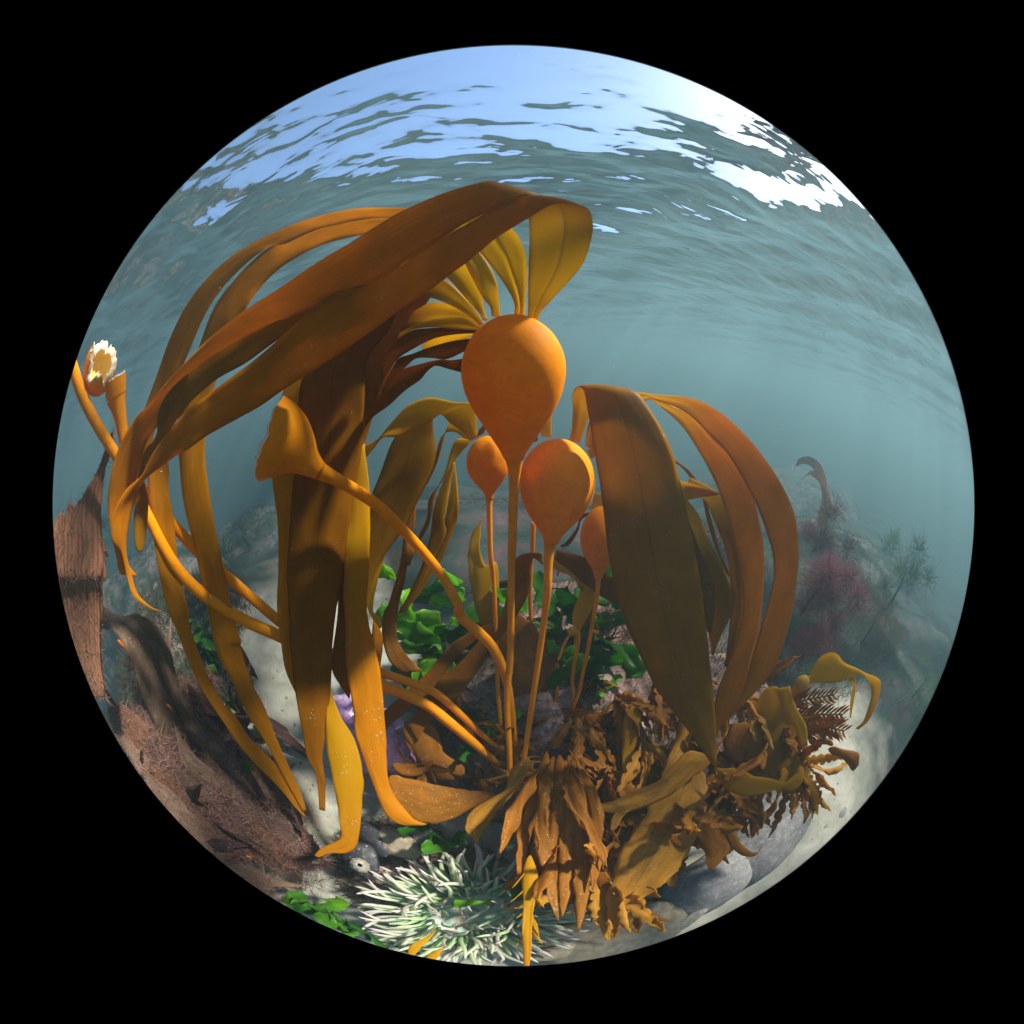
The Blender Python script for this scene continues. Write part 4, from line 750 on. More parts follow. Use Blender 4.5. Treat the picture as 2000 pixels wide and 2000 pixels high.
blade(CK, [('g', 1080, 1400, 1080, 1240, .50), ('g', 1120, 1480, 1150, 1290, .498), ('g', 1200, 1580, 1300, 1330, .496), ('g', 1350, 1665, 1500, 1375, .495), ('g', 1560, 1620, 1720, 1405, .495), ('g', 1730, 1530, 1860, 1420, .497), ('g', 1890, 1450, 1930, 1430, .50)], M_SPEC, nv=11, nu=50, tatter=.15)
blade(CK, [('g', 1090, 1230, 1130, 1180, .52), ('g', 1180, 1290, 1230, 1200, .52), ('g', 1300, 1300, 1340, 1200, .52), ('g', 1400, 1240, 1430, 1140, .525)], M_RUST, nv=7, tatter=.3)
# tiny young kelps
YK = tag(empty('young_kelp', P(1118, 1375, .58)), 'tiny young kelp with yellow bead float in front of green lettuce', 'kelp', 'young kelps')
def bead(parent, f, x, y, hw, d, name='bulb', st=(1, 1, 1.1)):
    X, Y = Q(f, x, y); r0 = hw*FR[f][2]*mpp(X, Y, d); bm = bmesh.new(); bmesh.ops.create_uvsphere(bm, u_segments=20, v_segments=14, radius=r0)
    c0 = P(X, Y, d); V = [np.array(v.co)*st*(1-.25*max(0, -v.co.z/r0))+c0 for v in bm.verts]; F = [[v.index for v in f_.verts] for f_ in bm.faces]; bm.free(); return mesh_obj(name, V, F, M_YBUL, parent)
M_YBUL = flesh_mat('young_bulb', (.62, .33, .04), (.7, .35, .03), .3)
bead(YK, 'i', 1345, 592, 32, .50)
tube(YK, [('i', 1380, 575, 10, .50), ('i', 1385, 650, 12, .505), ('i', 1360, 780, 12, .52), ('i', 1345, 900, 11, .54), ('i', 1350, 1000, 9, .56), ('i', 1335, 1060, 7, .58)], M_STIPE, ns=10)
tube(YK, [('i', 1325, 615, 8, .50), ('i', 1290, 680, 9, .50), ('i', 1258, 770, 8, .503)], M_STIPE, name='side_stipe', ns=10)
blade(YK, [('i', 1350, 565, 1395, 580, .50), ('i', 1345, 480, 1440, 500, .502), ('i', 1380, 380, 1480, 420, .505), ('i', 1440, 310, 1490, 340, .508)], M_OLIV, nv=7)
S5 = tag(empty('torn_kelp', P(1050, 1330, .62)), 'thin upright stalk rising between the main stalk and its right neighbour', 'kelp')
tube(S5, [('h', 1100, 1480, 16, .52), ('h', 1095, 1640, 15, .53), ('i', 1085, 180, 14, .545), ('i', 1080, 380, 14, .56), ('i', 1088, 560, 13, .575), ('i', 1100, 760, 11, .59), ('i', 1110, 900, 9, .62)], M_STIPE, ns=10)
S6 = tag(empty('torn_kelp', P(1140, 1330, .62)), 'short stalk stub leaning under the half-hidden float', 'kelp')
tube(S6, [('i', 1420, 290, 16, .55), ('i', 1400, 380, 15, .56), ('i', 1385, 480, 14, .57), ('i', 1370, 620, 12, .585), ('i', 1350, 800, 9, .60), ('i', 1340, 940, 8, .62)], M_STIPE, ns=10)
YR = tag(empty('young_kelp', P(1555, 1400, .70)), 'young kelp with small yellow float and one trailing blade, right of the fronds', 'kelp', 'young kelps')
bead(YR, 'j', 1438, 218, 40, .52, st=(1, 1, 1.1))
tube(YR, [('j', 1420, 235, 30, .52), ('j', 1395, 262, 22, .525), ('j', 1340, 300, 14, .54), ('j', 1270, 360, 12, .56), ('j', 1200, 430, 9, .60)], M_STIPE, ns=10)
blade(YR, [('j', 1462, 200, 1475, 215, .52), ('j', 1490, 140, 1530, 212, .522), ('j', 1530, 85, 1600, 212, .525), ('j', 1590, 64, 1670, 195, .528), ('j', 1640, 110, 1700, 185, .53), ('j', 1710, 140, 1730, 172, .532), ('j', 1760, 165, 1755, 185, .534), ('j', 1825, 195, 1775, 220, .536), ('j', 1830, 250, 1785, 270, .538), ('j', 1808, 320, 1770, 330, .54), ('j', 1770, 400, 1745, 400, .54), ('j', 1720, 445, 1706, 438, .54)], M_GOLD, nv=9, nu=60,
      more=([('j', 1670, 195, 1700, 188, .5295), ('j', 1690, 230, 1708, 225, .531), ('j', 1680, 300, 1700, 290, .532), ('j', 1676, 385, 1682, 385, .533)],))
# frond mass at the lower right
FM = tag(empty('brown_kelp', P(1200, 1560, .56)), 'heap of rust-brown drooping fronds at the bottom right of the stalks', 'seaweed')
for q, (x0, x1, x2, x3, w_, y3) in enumerate([(170, 110, 60, 30, 70, 1180), (205, 170, 130, 90, 80, 1290), (235, 225, 200, 165, 75, 1230), (265, 290, 275, 250, 85, 1380), (300, 340, 350, 330, 80, 1430), (330, 400, 420, 400, 75, 1250), (280, 310, 380, 470, 70, 1120), (180, 150, 175, 230, 60, 1400), (150, 70, -10, -60, 60, 1050)]):
    d0 = .50-.004*q; yy = [560+10*q, 560+(y3-560)*.35, 560+(y3-560)*.7, y3]; sk = (-1)**q*18
    blade(FM, [('j', x0-w_*.4, yy[0], x0+w_*.4, yy[0]-sk, d0), ('j', x1-w_*.6, yy[1]+sk, x1+w_*.6, yy[1]-sk, d0-.035, d0-.045), ('j', x2-w_*.55, yy[2]-sk, x2+w_*.55, yy[2]+sk, d0-.06, d0-.05), ('j', x3-w_*.25, yy[3], x3+w_*.25, yy[3]+sk, d0-.065)], (M_RUST, M_SPEC, M_RUST)[q % 3], nv=11, nu=70, tatter=.75, ruffle=.020, bulge=.12)
blade(FM, [('j', 60, 1060, 120, 1080, .41), ('j', 50, 1200, 130, 1200, .40), ('j', 55, 1330, 110, 1330, .395), ('j', 50, 1450, 100, 1440, .39), ('j', 55, 1560, 95, 1560, .385), ('j', 50, 1650, 90, 1650, .382)], M_BRWN, nv=9, nu=44, tatter=.25, ruffle=.006)
for (x0, y0, x1, y1, w_) in [(60, 1350, 20, 1380, 26), (100, 1370, 135, 1470, 22), (50, 1470, 20, 1520, 20), (95, 1430, 150, 1510, 20), (50, 1250, -10, 1300, 20), (100, 1240, 160, 1330, 24), (60, 1160, 0, 1230, 20)]:
    blade(FM, [('j', x0, y0-6, x0, y0+6, .397), ('j', (x0+x1)/2+w_*.35, (y0+y1)/2-w_*.35, (x0+x1)/2-w_*.35, (y0+y1)/2+w_*.35, .394), ('j', x1, y1, x1+2, y1+2, .392)], M_BRWN, name='leaflet', nv=5, nu=10)
blade(FM, [('j', 980, 540, 1000, 640, .47), ('j', 860, 560, 900, 680, .465), ('j', 720, 700, 800, 760, .46), ('j', 620, 740, 640, 840, .455), ('j', 500, 800, 520, 860, .452), ('j', 380, 815, 400, 845, .45), ('j', 335, 818, 338, 835, .45)], M_TATT, nv=9, nu=40, tatter=.2)
blade(FM, [('j', 640, 800, 560, 830, .452), ('j', 560, 870, 500, 870, .45), ('j', 520, 930, 488, 920, .449), ('j', 505, 950, 485, 950, .449)], M_TATT, nv=5, tatter=.3)
blade(FM, [('j', 1010, 640, 1030, 630, .46), ('j', 1060, 740, 1120, 640, .455), ('j', 1150, 775, 1200, 670, .452), ('j', 1260, 760, 1300, 690, .45), ('j', 1350, 735, 1365, 700, .45), ('j', 1440, 770, 1450, 600, .455)], M_GOLD, nv=9, nu=36, tatter=.15)
blade(FM, [('j', 830, 300, 900, 280, .52), ('j', 830, 420, 900, 430, .51), ('j', 790, 540, 880, 560, .50), ('j', 720, 700, 980, 720, .48), ('j', 650, 860, 960, 850, .46), ('j', 560, 1000, 900, 1030, .45), ('j', 500, 1150, 770, 1200, .445), ('j', 450, 1330, 640, 1300, .44), ('j', 470, 1430, 550, 1440, .44)], M_TATT, nv=13, nu=60, tatter=.3, ruffle=.012)
blade(FM, [('j', 900, 800, 960, 780, .47), ('j', 900, 920, 1050, 900, .465), ('j', 930, 1040, 1110, 1020, .46), ('j', 960, 1100, 1060, 1080, .458), ('j', 960, 1150, 1010, 1140, .457)], M_RUST, nv=9, tatter=.5, ruffle=.012)
blade(FM, [('j', 1040, 960, 1080, 900, .46), ('j', 1120, 1060, 1150, 1020, .458), ('j', 1200, 1075, 1215, 1055, .456), ('j', 1245, 1020, 1240, 1015, .455)], M_RUST, nv=5, tatter=.3)
blade(FM, [('j', 1180, 300, 1340, 180, .53), ('j', 1200, 420, 1400, 380, .52), ('j', 1150, 560, 1430, 520, .51), ('j', 1180, 700, 1450, 640, .50), ('j', 1300, 760, 1460, 760, .495)], M_OLIV, nv=11, tatter=.3, ruffle=.01)
blade(FM, [('j', 1320, 240, 1380, 230, .51), ('j', 1340, 340, 1410, 330, .505), ('j', 1400, 440, 1460, 420, .50), ('j', 1440, 540, 1468, 520, .498)], M_GOLD, nv=7, tatter=.1)
blade(FM, [('j', 1560, 560, 1580, 520, .55), ('j', 1640, 590, 1640, 540, .55), ('j', 1690, 650, 1720, 560, .55), ('j', 1715, 640, 1728, 600, .55)], M_RUST, nv=5, tatter=.2)
blade(FM, [('j', 560, 330, 650, 320, .55), ('j', 545, 460, 640, 420, .54), ('j', 545, 580, 610, 560, .53), ('j', 550, 690, 585, 680, .52), ('j', 545, 770, 555, 770, .515)], M_BRWN, nv=7, tatter=.15)
blade(FM, [('j', 1040, 440, 1120, 400, .52), ('j', 1060, 560, 1240, 420, .515), ('j', 1160, 640, 1330, 500, .51), ('j', 1260, 700, 1420, 600, .505)], M_RUST, nv=9, tatter=.3, ruffle=.01)
fill = [(1120, 1470, .53, 'R', 'rusty frond tuft just right of the stalk bases'), (1190, 1500, .52, 'R', 'rusty frond tuft left of the broad blade tip'), (1260, 1440, .54, 'T', 'tattered yellow-brown tuft under the broad blade edge'), (1330, 1410, .55, 'S', 'silted tuft behind the broad blade tip'),
        (1440, 1350, .57, 'T', 'tattered tuft left of the young kelp float'), (1500, 1420, .56, 'R', 'rusty tuft at the right rim of the frond heap'), (1440, 1470, .54, 'S', 'silted tuft right of the broad blade tip'), (1380, 1530, .52, 'R', 'rusty tuft above the large blue-grey cobble'), (1300, 1560, .50, 'T', 'tattered tuft above the speckled cobble'),
        (1230, 1590, .49, 'R', 'rusty tuft above the tan cobble'), (1150, 1570, .50, 'R', 'rusty tuft below the stalk bases'), (1090, 1620, .49, 'S', 'silted tuft right of the anemone'), (1210, 1360, .58, 'S', 'silted tuft behind the left edge of the broad blade'), (1290, 1310, .60, 'R', 'rusty tuft high behind the broad blade'), (1130, 1380, .58, 'S', 'silted tuft right behind the stalk bases'),
        (1180, 1680, .47, 'T', 'tattered tuft hanging over the tan cobble'), (1540, 1480, .56, 'T', 'tattered tuft at the sand edge, farthest right'), (1060, 1530, .52, 'R', 'rusty tuft under the tattered yellow leaf')]
MM = {'R': (M_RUST, M_RUST, M_SPEC), 'T': (M_TATT, M_TATT, M_SPEC, M_OLIV), 'S': (M_SPEC, M_RUST)}
for q, (x, y, d_, m_, lb) in enumerate(fill):
    b_ = P(x, y, d_); tow = (CAM-b_); tow /= np.linalg.norm(tow); out = P(x+(x-1050)*.25+20, y+110, d_)-b_; out /= np.linalg.norm(out)
    weed('brown_weed', lb, 'seaweed', tuple(b_), 19, .125, .019, M_RUST, lean=tuple(tow*.35+out*1.0), spread=.42, droop=.35, group='frond tufts in the lower right heap', seed=q+3, tatter=.3, wav=.015, nu=44, nv=7, kinds=MM[m_], shape=('strap', 'strap', 'fan')[q % 3], lobes=380, wfreq=30)
for q, (x, y, d_, lb) in enumerate([(900, 1400, .60, 'small rusty tuft left of the main stalk foot'), (1020, 1340, .64, 'small rusty tuft between the two main stalks'), (1080, 1400, .60, 'small rusty tuft right of the second stalk foot'), (880, 1330, .64, 'small rusty tuft below the pink discs'), (1150, 1330, .64, 'small rusty tuft below the dark green lettuce'), (820, 1500, .57, 'small rusty tuft above the anemone rock'), (930, 1520, .55, 'small rusty tuft in front of the stalk feet'), (1010, 1440, .56, 'small rusty tuft at the foot of the second stalk'), (1180, 1250, .68, 'small rusty tuft at the reef top behind the right blade'), (960, 1150, .78, 'small rusty tuft on the pink reef top')]):
    b_ = P(x, y, d_*.97); tow = (CAM-b_); tow /= np.linalg.norm(tow)
    weed('brown_weed', lb, 'seaweed', tuple(b_), 10, .055, .012, M_RUST, lean=tuple(tow*.5+np.array((0, -.2, .5))), spread=.7, droop=.5, group='small tufts on the reef rock', seed=q+130, tatter=.5, wav=.01, nu=12, kinds=(M_RUST, M_SPEC, M_PLUM))
# feathery fronds
def feather(label, rows, mat, side_len, n, seed, group='feathery fronds at right'):
    root = tag(empty('feather_frond', P(*Q(*rows[0][:3]), rows[0][3])), label, 'seaweed', group); rs = random.Random(seed)
    c, r = px_path([(f, x, y, 5, d) for f, x, y, d in rows], n*2); V, F, uv = tube_pts(c, r*.5+.0006, 6); mesh_obj('midrib', V, F, mat, root, uv=uv)
    T = np.gradient(c, axis=0); T /= np.linalg.norm(T, axis=1, keepdims=True)
    for i in range(2, n*2, 1):
        vw = c[i]-CAM; vw /= np.linalg.norm(vw); sd = np.cross(T[i], vw); s_ = 1 if i % 2 else -1; L = side_len*(.5+.5*math.sin(math.pi*min(1, .25+i/(n*2)*.75)))*rs.uniform(.7, 1.2)
        d1 = sd*s_*.75+T[i]*.8+vw*rs.gauss(0, .25); d1 /= np.linalg.norm(d1)
        path_blade(root, np.array([c[i], c[i]+d1*L*.5, c[i]+d1*L*.9+T[i]*L*.12]), [L*.12, L*.26, L*.03], T[i]+vw*.3, mat, nu=8, nv=5, wav=.001, tatter=0, name='leaflet')
feather('feathery brown frond pointing right, uppermost of the three', [('j', 1330, 340, .54), ('j', 1450, 300, .54), ('j', 1600, 270, .545)], M_RUST, .028, 13, 1)
feather('feathery brown frond in the middle, tips at the blue water', [('j', 1360, 390, .54), ('j', 1500, 370, .54), ('j', 1640, 370, .545)], M_RUST, .030, 13, 2)
feather('feathery brown frond lowest of the three, drooping right', [('j', 1400, 430, .535), ('j', 1530, 430, .535), ('j', 1650, 450, .54)], M_RUST, .030, 13, 3)

def fringe(parent, n, L, W, mat, seed):
    """fine hairs growing on the blades of a weed"""
    r_ = np.random.default_rng(seed); src = []
    for c in parent.children:
        co = np.empty(len(c.data.vertices)*3); c.data.vertices.foreach_get('co', co); src.append(co.reshape(-1, 3))
    src = np.concatenate(src)+np.array(parent.location); p = src[r_.integers(0, len(src), n)]
    V, F = hairs(p, r_.normal(0, 1, (n, 3)), np.full(n, L), W, r_, .6); o = quad_obj('fringe', V, F, mat, parent); o['kind'] = 'stuff'; return o
M_FUZZ = blade_mat('weed_fuzz', (.30, .165, .12), (.42, .22, .14), .45, lines=0, mott=0)
fringe(RF, 2600, .014, .0006, M_FUZZ, 3)
# silted brown fronds covering the lower left
ll = [(300, 1480, .82), (360, 1560, .78), (430, 1620, .72), (500, 1690, .68), (420, 1480, .82), (500, 1560, .74), (340, 1400, .9), (560, 1640, .68), (470, 1400, .86), (280, 1360, .92), (580, 1580, .68), (620, 1540, .66), (390, 1660, .72), (450, 1710, .70)]
lb2 = ['plum frond tuft at the lower left rim', 'plum tuft below the dull brown kelp', 'plum tuft low along the left rim', 'plum tuft left of the anemone rock', 'brown tuft between the dull kelp and the long strands', 'brown tuft under the tips of the long strands', 'plum tuft below the ribbed red frond', 'plum tuft beside the hanging blade tip', 'upright brown tuft left of the outer strand', 'grey-brown tuft behind the ribbed red frond', 'brown tuft under the curled blade end', 'brown tuft behind the narrow hanging tip', 'plum tuft on the very rim lower left', 'plum tuft nearest the bottom left rim']
LLF = [([(820, 700, 1000, 700), (830, 900, 1080, 960), (900, 1080, 1180, 1100), (1050, 1180, 1290, 1240)], .80, 'M_PLUM2', 'broad upright silted frond left of the long strands'),
       ([(470, 860, 720, 860), (560, 1050, 830, 1050), (700, 1200, 960, 1180), (850, 1350, 1100, 1300)], .76, 'M_PLUM', 'broad plum frond under the dull brown kelp'),
       ([(320, 900, 560, 880), (420, 1120, 650, 1080), (560, 1300, 800, 1250), (700, 1450, 950, 1400)], .72, 'M_RUSTY', 'broad rusty frond next to the rim below the ribbed frond'),
       ([(580, 1080, 800, 1080), (640, 1300, 900, 1250), (800, 1480, 1100, 1400), (950, 1650, 1250, 1550)], .69, 'M_PLUM', 'broad plum frond in the middle of the lower left bed'),
       ([(880, 1100, 1180, 1120), (980, 1350, 1280, 1300), (1100, 1550, 1400, 1450), (1300, 1700, 1550, 1600)], .70, 'M_PLUM2', 'broad pale frond below the upright silted one'),
       ([(1080, 1200, 1330, 1220), (1250, 1450, 1450, 1380), (1400, 1620, 1600, 1550)], .73, 'M_SILT', 'brown frond under the tips of the two long strands'),
       ([(520, 1280, 760, 1250), (700, 1550, 950, 1450), (880, 1750, 1150, 1620), (1050, 1900, 1350, 1750)], .63, 'M_RUSTY', 'broad rusty frond along the lower left rim'),
       ([(880, 1450, 1180, 1430), (1050, 1720, 1320, 1620), (1250, 1900, 1520, 1780)], .62, 'M_PLUM', 'plum frond nearest the bottom left rim'),
       ([(1150, 1560, 1400, 1520), (1350, 1800, 1580, 1700), (1500, 1932, 1720, 1850)], .60, 'M_PLUM2', 'pale plum frond just left of the anemone rock'),
       ([(700, 800, 860, 780), (740, 980, 960, 980), (830, 1120, 1040, 1120), (960, 1260, 1150, 1230)], .74, 'M_SILT', 'narrow silted frond beside the fold of the dull kelp')]
for q, (rows_, d_, mn, lb) in enumerate(LLF):
    f0 = tag(empty('silted_frond', P(*Q('e', rows_[-1][0], rows_[-1][1]), d_+.03)), lb, 'seaweed', 'silted fronds at lower left')
    blade(f0, [('e', a_, b_, c_, e_, d_+i_*.006, d_-.02+i_*.012+.02*math.sin(q*2.1+i_*1.7)) for i_, (a_, b_, c_, e_) in enumerate(rows_)], globals()[mn], name='frond', nv=17, nu=54, bulge=.10, ruffle=.022, tatter=.35, taper=(.25, .2))
    for z_ in range(2):
        o_ = 60+50*z_; blade(f0, [('e', a_*.5+c_*.5+(-1)**z_*o_, b_+(20 if z_ else -30), c_*.8+a_*.2+(-1)**z_*o_, e_+(10 if z_ else -40), d_-.012+i_*.007, d_-.03+i_*.010) for i_, (a_, b_, c_, e_) in enumerate(rows_)], globals()[['M_PLUM', 'M_RUSTY', 'M_PLUM2', 'M_SILT'][(q+z_) % 4]], name='frond', nv=11, nu=48, bulge=.08, ruffle=.018, tatter=.4, taper=(.3, .3))
    fringe(f0, 1800, .022, .0007, M_FUZZ, q+70)
ll, lb2 = ll[::2], lb2[::2]
for q, ((x, y, d_), lb) in enumerate(zip(ll, lb2)):
    weed('silted_weed', lb, 'seaweed', tuple(P(x, y, d_)), 5, .22 if x < 480 else .15, .03, M_PLUM, lean=(.35, .15, .55) if x < 480 else (-.25, .25, .5), spread=.32, droop=.8, group='silted fronds at lower left', seed=q+50, tatter=.25, wav=.014, nu=40, kinds=(M_PLUM, M_PLUM2, M_SILT, M_RUSTY), shape='strap', lobes=45, wfreq=9, nv=9)
for q, (x, y, d_, L, lb) in enumerate([(470, 1170, 1.15, .16, 'lone dark pointed leaf standing on the far sand'), (500, 1330, .95, .10, 'small drift of brown weed lying on the sand')]):
    weed('drift_weed', lb, 'seaweed', tuple(P(x, y, d_)), 3, L, .035, M_PLUM, lean=(.1, 0, 1), spread=.25, droop=.2, seed=q+90, shape='leaf')

# ---------------------------------------------------------------- anemone
def sea_anemone():
    c = np.array(G(922, 1785, -.05)); root = tag(empty('sea_anemone', tuple(c-np.array((0, 0, .05)))), 'pale green sea anemone with whitish tentacles at the bottom of the view', 'sea anemone')
    R = .102
    m, t = new_mat('anemone_disc'); n = N(t); tc = n('TexCoord'); a = noise_fac(t, tc.outputs['Object'], 40, 4)
    col = ramp(t, a, [(.3, (.16, .30, .20)), (.5, (.28, .36, .24)), (.58, (.34, .27, .17)), (.75, (.42, .33, .21))])
    pr = n('BsdfPrincipled'); n.l(col, pr.inputs['Base Color']); setin(pr, Roughness=.4); pr.inputs['Subsurface Weight'].default_value = .0; o = n('OutputMaterial'); n.l(pr.outputs[0], o.inputs[0]); M_DISC = m
    def ten_mat(nm, c0, c1, c2):
        m, t = new_mat(nm); n = N(t); uv = n('UVMap'); sep = n('SeparateXYZ'); n.l(uv.outputs[0], sep.inputs[0])
        col = ramp(t, sep.outputs[1], [(0, c0), (.45, c1), (.85, c2)])
        pr = n('BsdfPrincipled'); n.l(col, pr.inputs['Base Color']); setin(pr, Roughness=.35); pr.inputs['Specular IOR Level'].default_value = .4
        tr = n('BsdfTranslucent'); n.l(col, tr.inputs[0]); mx = n('MixShader'); mx.inputs[0].default_value = .6; n.l(pr.outputs[0], mx.inputs[1]); n.l(tr.outputs[0], mx.inputs[2])
        o = n('OutputMaterial'); n.l(mx.outputs[0], o.inputs[0]); return m
    TM = [ten_mat('tentacle_pale', (.34, .56, .32), (.70, .72, .54), (.78, .72, .62)), ten_mat('tentacle_green', (.36, .60, .30), (.62, .72, .42), (.74, .74, .56)), ten_mat('tentacle_grey', (.34, .46, .30), (.68, .64, .52), (.78, .68, .64))]
    # column and oral disc (wavy)
    ns = 72; V = []; F = []; prof = [(.55, -.075), (.62, -.045), (.70, -.015), (.80, .0), (.86, .006), (.80, .010), (.6, .004), (.4, -.004), (.2, -.006), (.06, .004), (.0, -.004)]
    def rimz(a): return .022*math.sin(2*a+.6)+.012*math.sin(3*a+1.9)
    def elong(a): return 1+.16*math.cos(2*(a-.35))
    for (rr, zz) in prof:
        for k in range(ns):
            a = 2*math.pi*k/ns; q = max(0, rr-.3); V.append(c+np.array((math.cos(a)*rr*R*elong(a), math.sin(a)*rr*R*elong(a), zz+rimz(a)*q*1.2)))
    for i in range(len(prof)-1):
        for k in range(ns): F.append((i*ns+k, i*ns+(k+1) % ns, (i+1)*ns+(k+1) % ns, (i+1)*ns+k))
    mesh_obj('oral_disc', V, F, M_DISC, root)
    V, F, uv = tube_pts([c+np.array((0, 0, z)) for z in (-.006, .002, .006, .004)], [.014, .013, .009, .003], 18); mesh_obj('mouth', V, F, M_DISC, root, uv=uv)
    # tentacle shapes shared between many
    variants = []
    rs = random.Random(5)
    for vi in range(9):
        bend, sway = rs.uniform(-1.2, 2.0), rs.uniform(-2.2, 2.2); p = Vector((0, 0, 0)); d = Vector((0, 0, 1)); pts = [p.copy()]
        for s_ in range(8):
            d = (d+Vector((bend/8*(1.2 if s_ > 2 else .4), sway/8*math.sin(s_*.8+vi), 0))).normalized(); p = p+d/8; pts.append(p.copy())
        V, F, uv = tube_pts(spline(np.array([tuple(x) for x in pts]), 14), np.interp(np.linspace(0, 1, 14), [0, .3, .75, .95, 1], [.046, .046, .037, .023, .008]), 8)
        for mi in range(3):
            me = bpy.data.meshes.new('tentacle'); me.from_pydata(V.tolist(), [], F); me.polygons.foreach_set('use_smooth', [True]*len(me.polygons))
            l = me.uv_layers.new(name='UVMap'); ix = np.empty(len(me.loops), dtype=np.int32); me.loops.foreach_get('vertex_index', ix); l.data.foreach_set('uv', np.asarray(uv, dtype=np.float32)[ix].ravel()); me.materials.append(TM[mi]); variants.append(me)
    cnt = 0
    for ring, (rr, nt_, L, tilt) in enumerate([(.36, 18, .050, -.2), (.50, 40, .060, .05), (.60, 52, .066, .3), (.70, 60, .070, .6), (.78, 64, .074, .9), (.83, 60, .072, 1.2)]):
        for k in range(nt_):
            a = 2*math.pi*(k+rs.uniform(-.3, .3))/nt_; r2 = rr+rs.uniform(-.03, .03); q = max(0, r2-.3)
            if ring == 0 and rs.random() < .35: continue
            pos = c+np.array((math.cos(a)*r2*R*elong(a), math.sin(a)*r2*R*elong(a), .004+rimz(a)*q*1.2))
            tl = tilt+rs.gauss(0, .22); tdir = Vector((math.cos(a)*math.sin(tl), math.sin(a)*math.sin(tl), math.cos(tl)))
            if ring == 0 and rs.random() < .4: tdir = Vector((-math.cos(a)*.6, -math.sin(a)*.6, .7))
            o = bpy.data.objects.new('tentacle', rs.choice(variants)); C.objects.link(o); o.parent = root
            xa = Vector((math.cos(a+rs.gauss(0, .5)), math.sin(a+rs.gauss(0, .5)), -.2)); xa = (xa-tdir*xa.dot(tdir)).normalized(); ya = tdir.cross(xa)
            Lq = L*rs.uniform(.75, 1.25); M_ = Matrix((xa, ya, tdir)).transposed().to_4x4() @ Matrix.Diagonal((Lq*1.0, Lq*1.0, Lq, 1))
            M_.translation = Vector(pos)-root.location; o.matrix_local = M_; cnt += 1
    return root
sea_anemone()
AB = tag(empty('brown_scrap', P(850, 1840, .52)), 'two small torn brown scraps lying over the anemone at the bottom edge', 'seaweed')
blade(AB, [('k', 740, 755, 745, 760, .50), ('k', 640, 820, 690, 830, .50), ('k', 530, 880, 620, 900, .50), ('k', 500, 940, 560, 970, .505), ('k', 520, 1000, 560, 1010, .51)], M_BRWN, nv=7, name='scrap', tatter=.2)
blade(AB, [('k', 795, 900, 798, 905, .50), ('k', 730, 930, 770, 960, .50), ('k', 660, 970, 730, 1010, .505), ('k', 640, 1040, 700, 1060, .51)], M_BRWN, nv=7, name='scrap', tatter=.2)

# shells next to the anemone
def shell(name, label, f, x, y, d, rx, ry, mat, cat, seed, rot=0.0):
    X, Y = Q(f, x, y); c = P(X, Y, d); m_ = mpp(X, Y, d)*FR[f][2]; return blob(name, tuple(c), (rx*m_, ry*m_, min(rx, ry)*m_*.55), seed, mat, .12, 2.6, 4, label=label, cat=cat, rot=rot)
M_BARN = rock_mat('barnacle', [(.3, (.3, .26, .18)), (.55, (.5, .45, .34)), (.75, (.62, .58, .48))], 60, 200, bd=.002)
shell('bivalve', 'dark shell with pale crust left of the anemone', 'l', 560, 750, .585, 90, 120, M_DKSH, 'shell', 21, .3)
shell('bivalve', 'dark shell behind the crusted one under the blade tip', 'l', 640, 660, .60, 70, 110, M_DKSH, 'shell', 22, .7)
shell('bivalve', 'brown hairy shell above the anemone', 'l', 760, 680, .59, 120, 80, M_COBT, 'shell', 23, -.4)
shell('bivalve', 'blue-grey shell edge right of the hairy one', 'l', 880, 640, .60, 80, 50, M_COBB, 'shell', 24, .9)
shell('bivalve', 'long tan shell at the bottom rim between anemone and cobble', 'k', 1760, 940, .60, 170, 80, M_COBT, 'shell', 25, .4)
shell('bivalve', 'white-edged shell leaning on the tan cobble', 'j', 890, 1385, .66, 95, 30, M_BARN, 'shell', 26, .5)
BN = tag(empty('barnacle', P(*Q('l', 560, 800), .55)), 'pale round barnacle on the dark shell', 'barnacle')
Xb, Yb = Q('l', 560, 800); cb = P(Xb, Yb, .55); rb = 38*FR['l'][2]*mpp(Xb, Yb, .55); nb_ = CAM-cb; nb_ /= np.linalg.norm(nb_); ub = np.cross(nb_, (1, 0, 0)); ub /= np.linalg.norm(ub); vb = np.cross(nb_, ub)
for k in range(9):
    a = 2*math.pi*k/9; o1 = (ub*math.cos(a)+vb*math.sin(a)); sdv = np.cross(nb_, o1); V = []
    for (r_, z_, hw_) in ((1.15, -.4, .42), (.8, .35, .3), (.5, .6, .16)):
        for s_ in (-1, 1):
            for q in (0, .22): V.append(cb+o1*rb*(r_-q)+nb_*rb*(z_+q*.2)+sdv*rb*hw_*s_)
    F = [(0, 2, 6, 4), (4, 6, 10, 8), (1, 5, 7, 3), (5, 9, 11, 7), (0, 4, 5, 1), (4, 8, 9, 5), (2, 3, 7, 6), (6, 7, 11, 10), (8, 10, 11, 9), (0, 1, 3, 2)]
    mesh_obj('plate', V, F, M_BARN, BN, smooth=False)

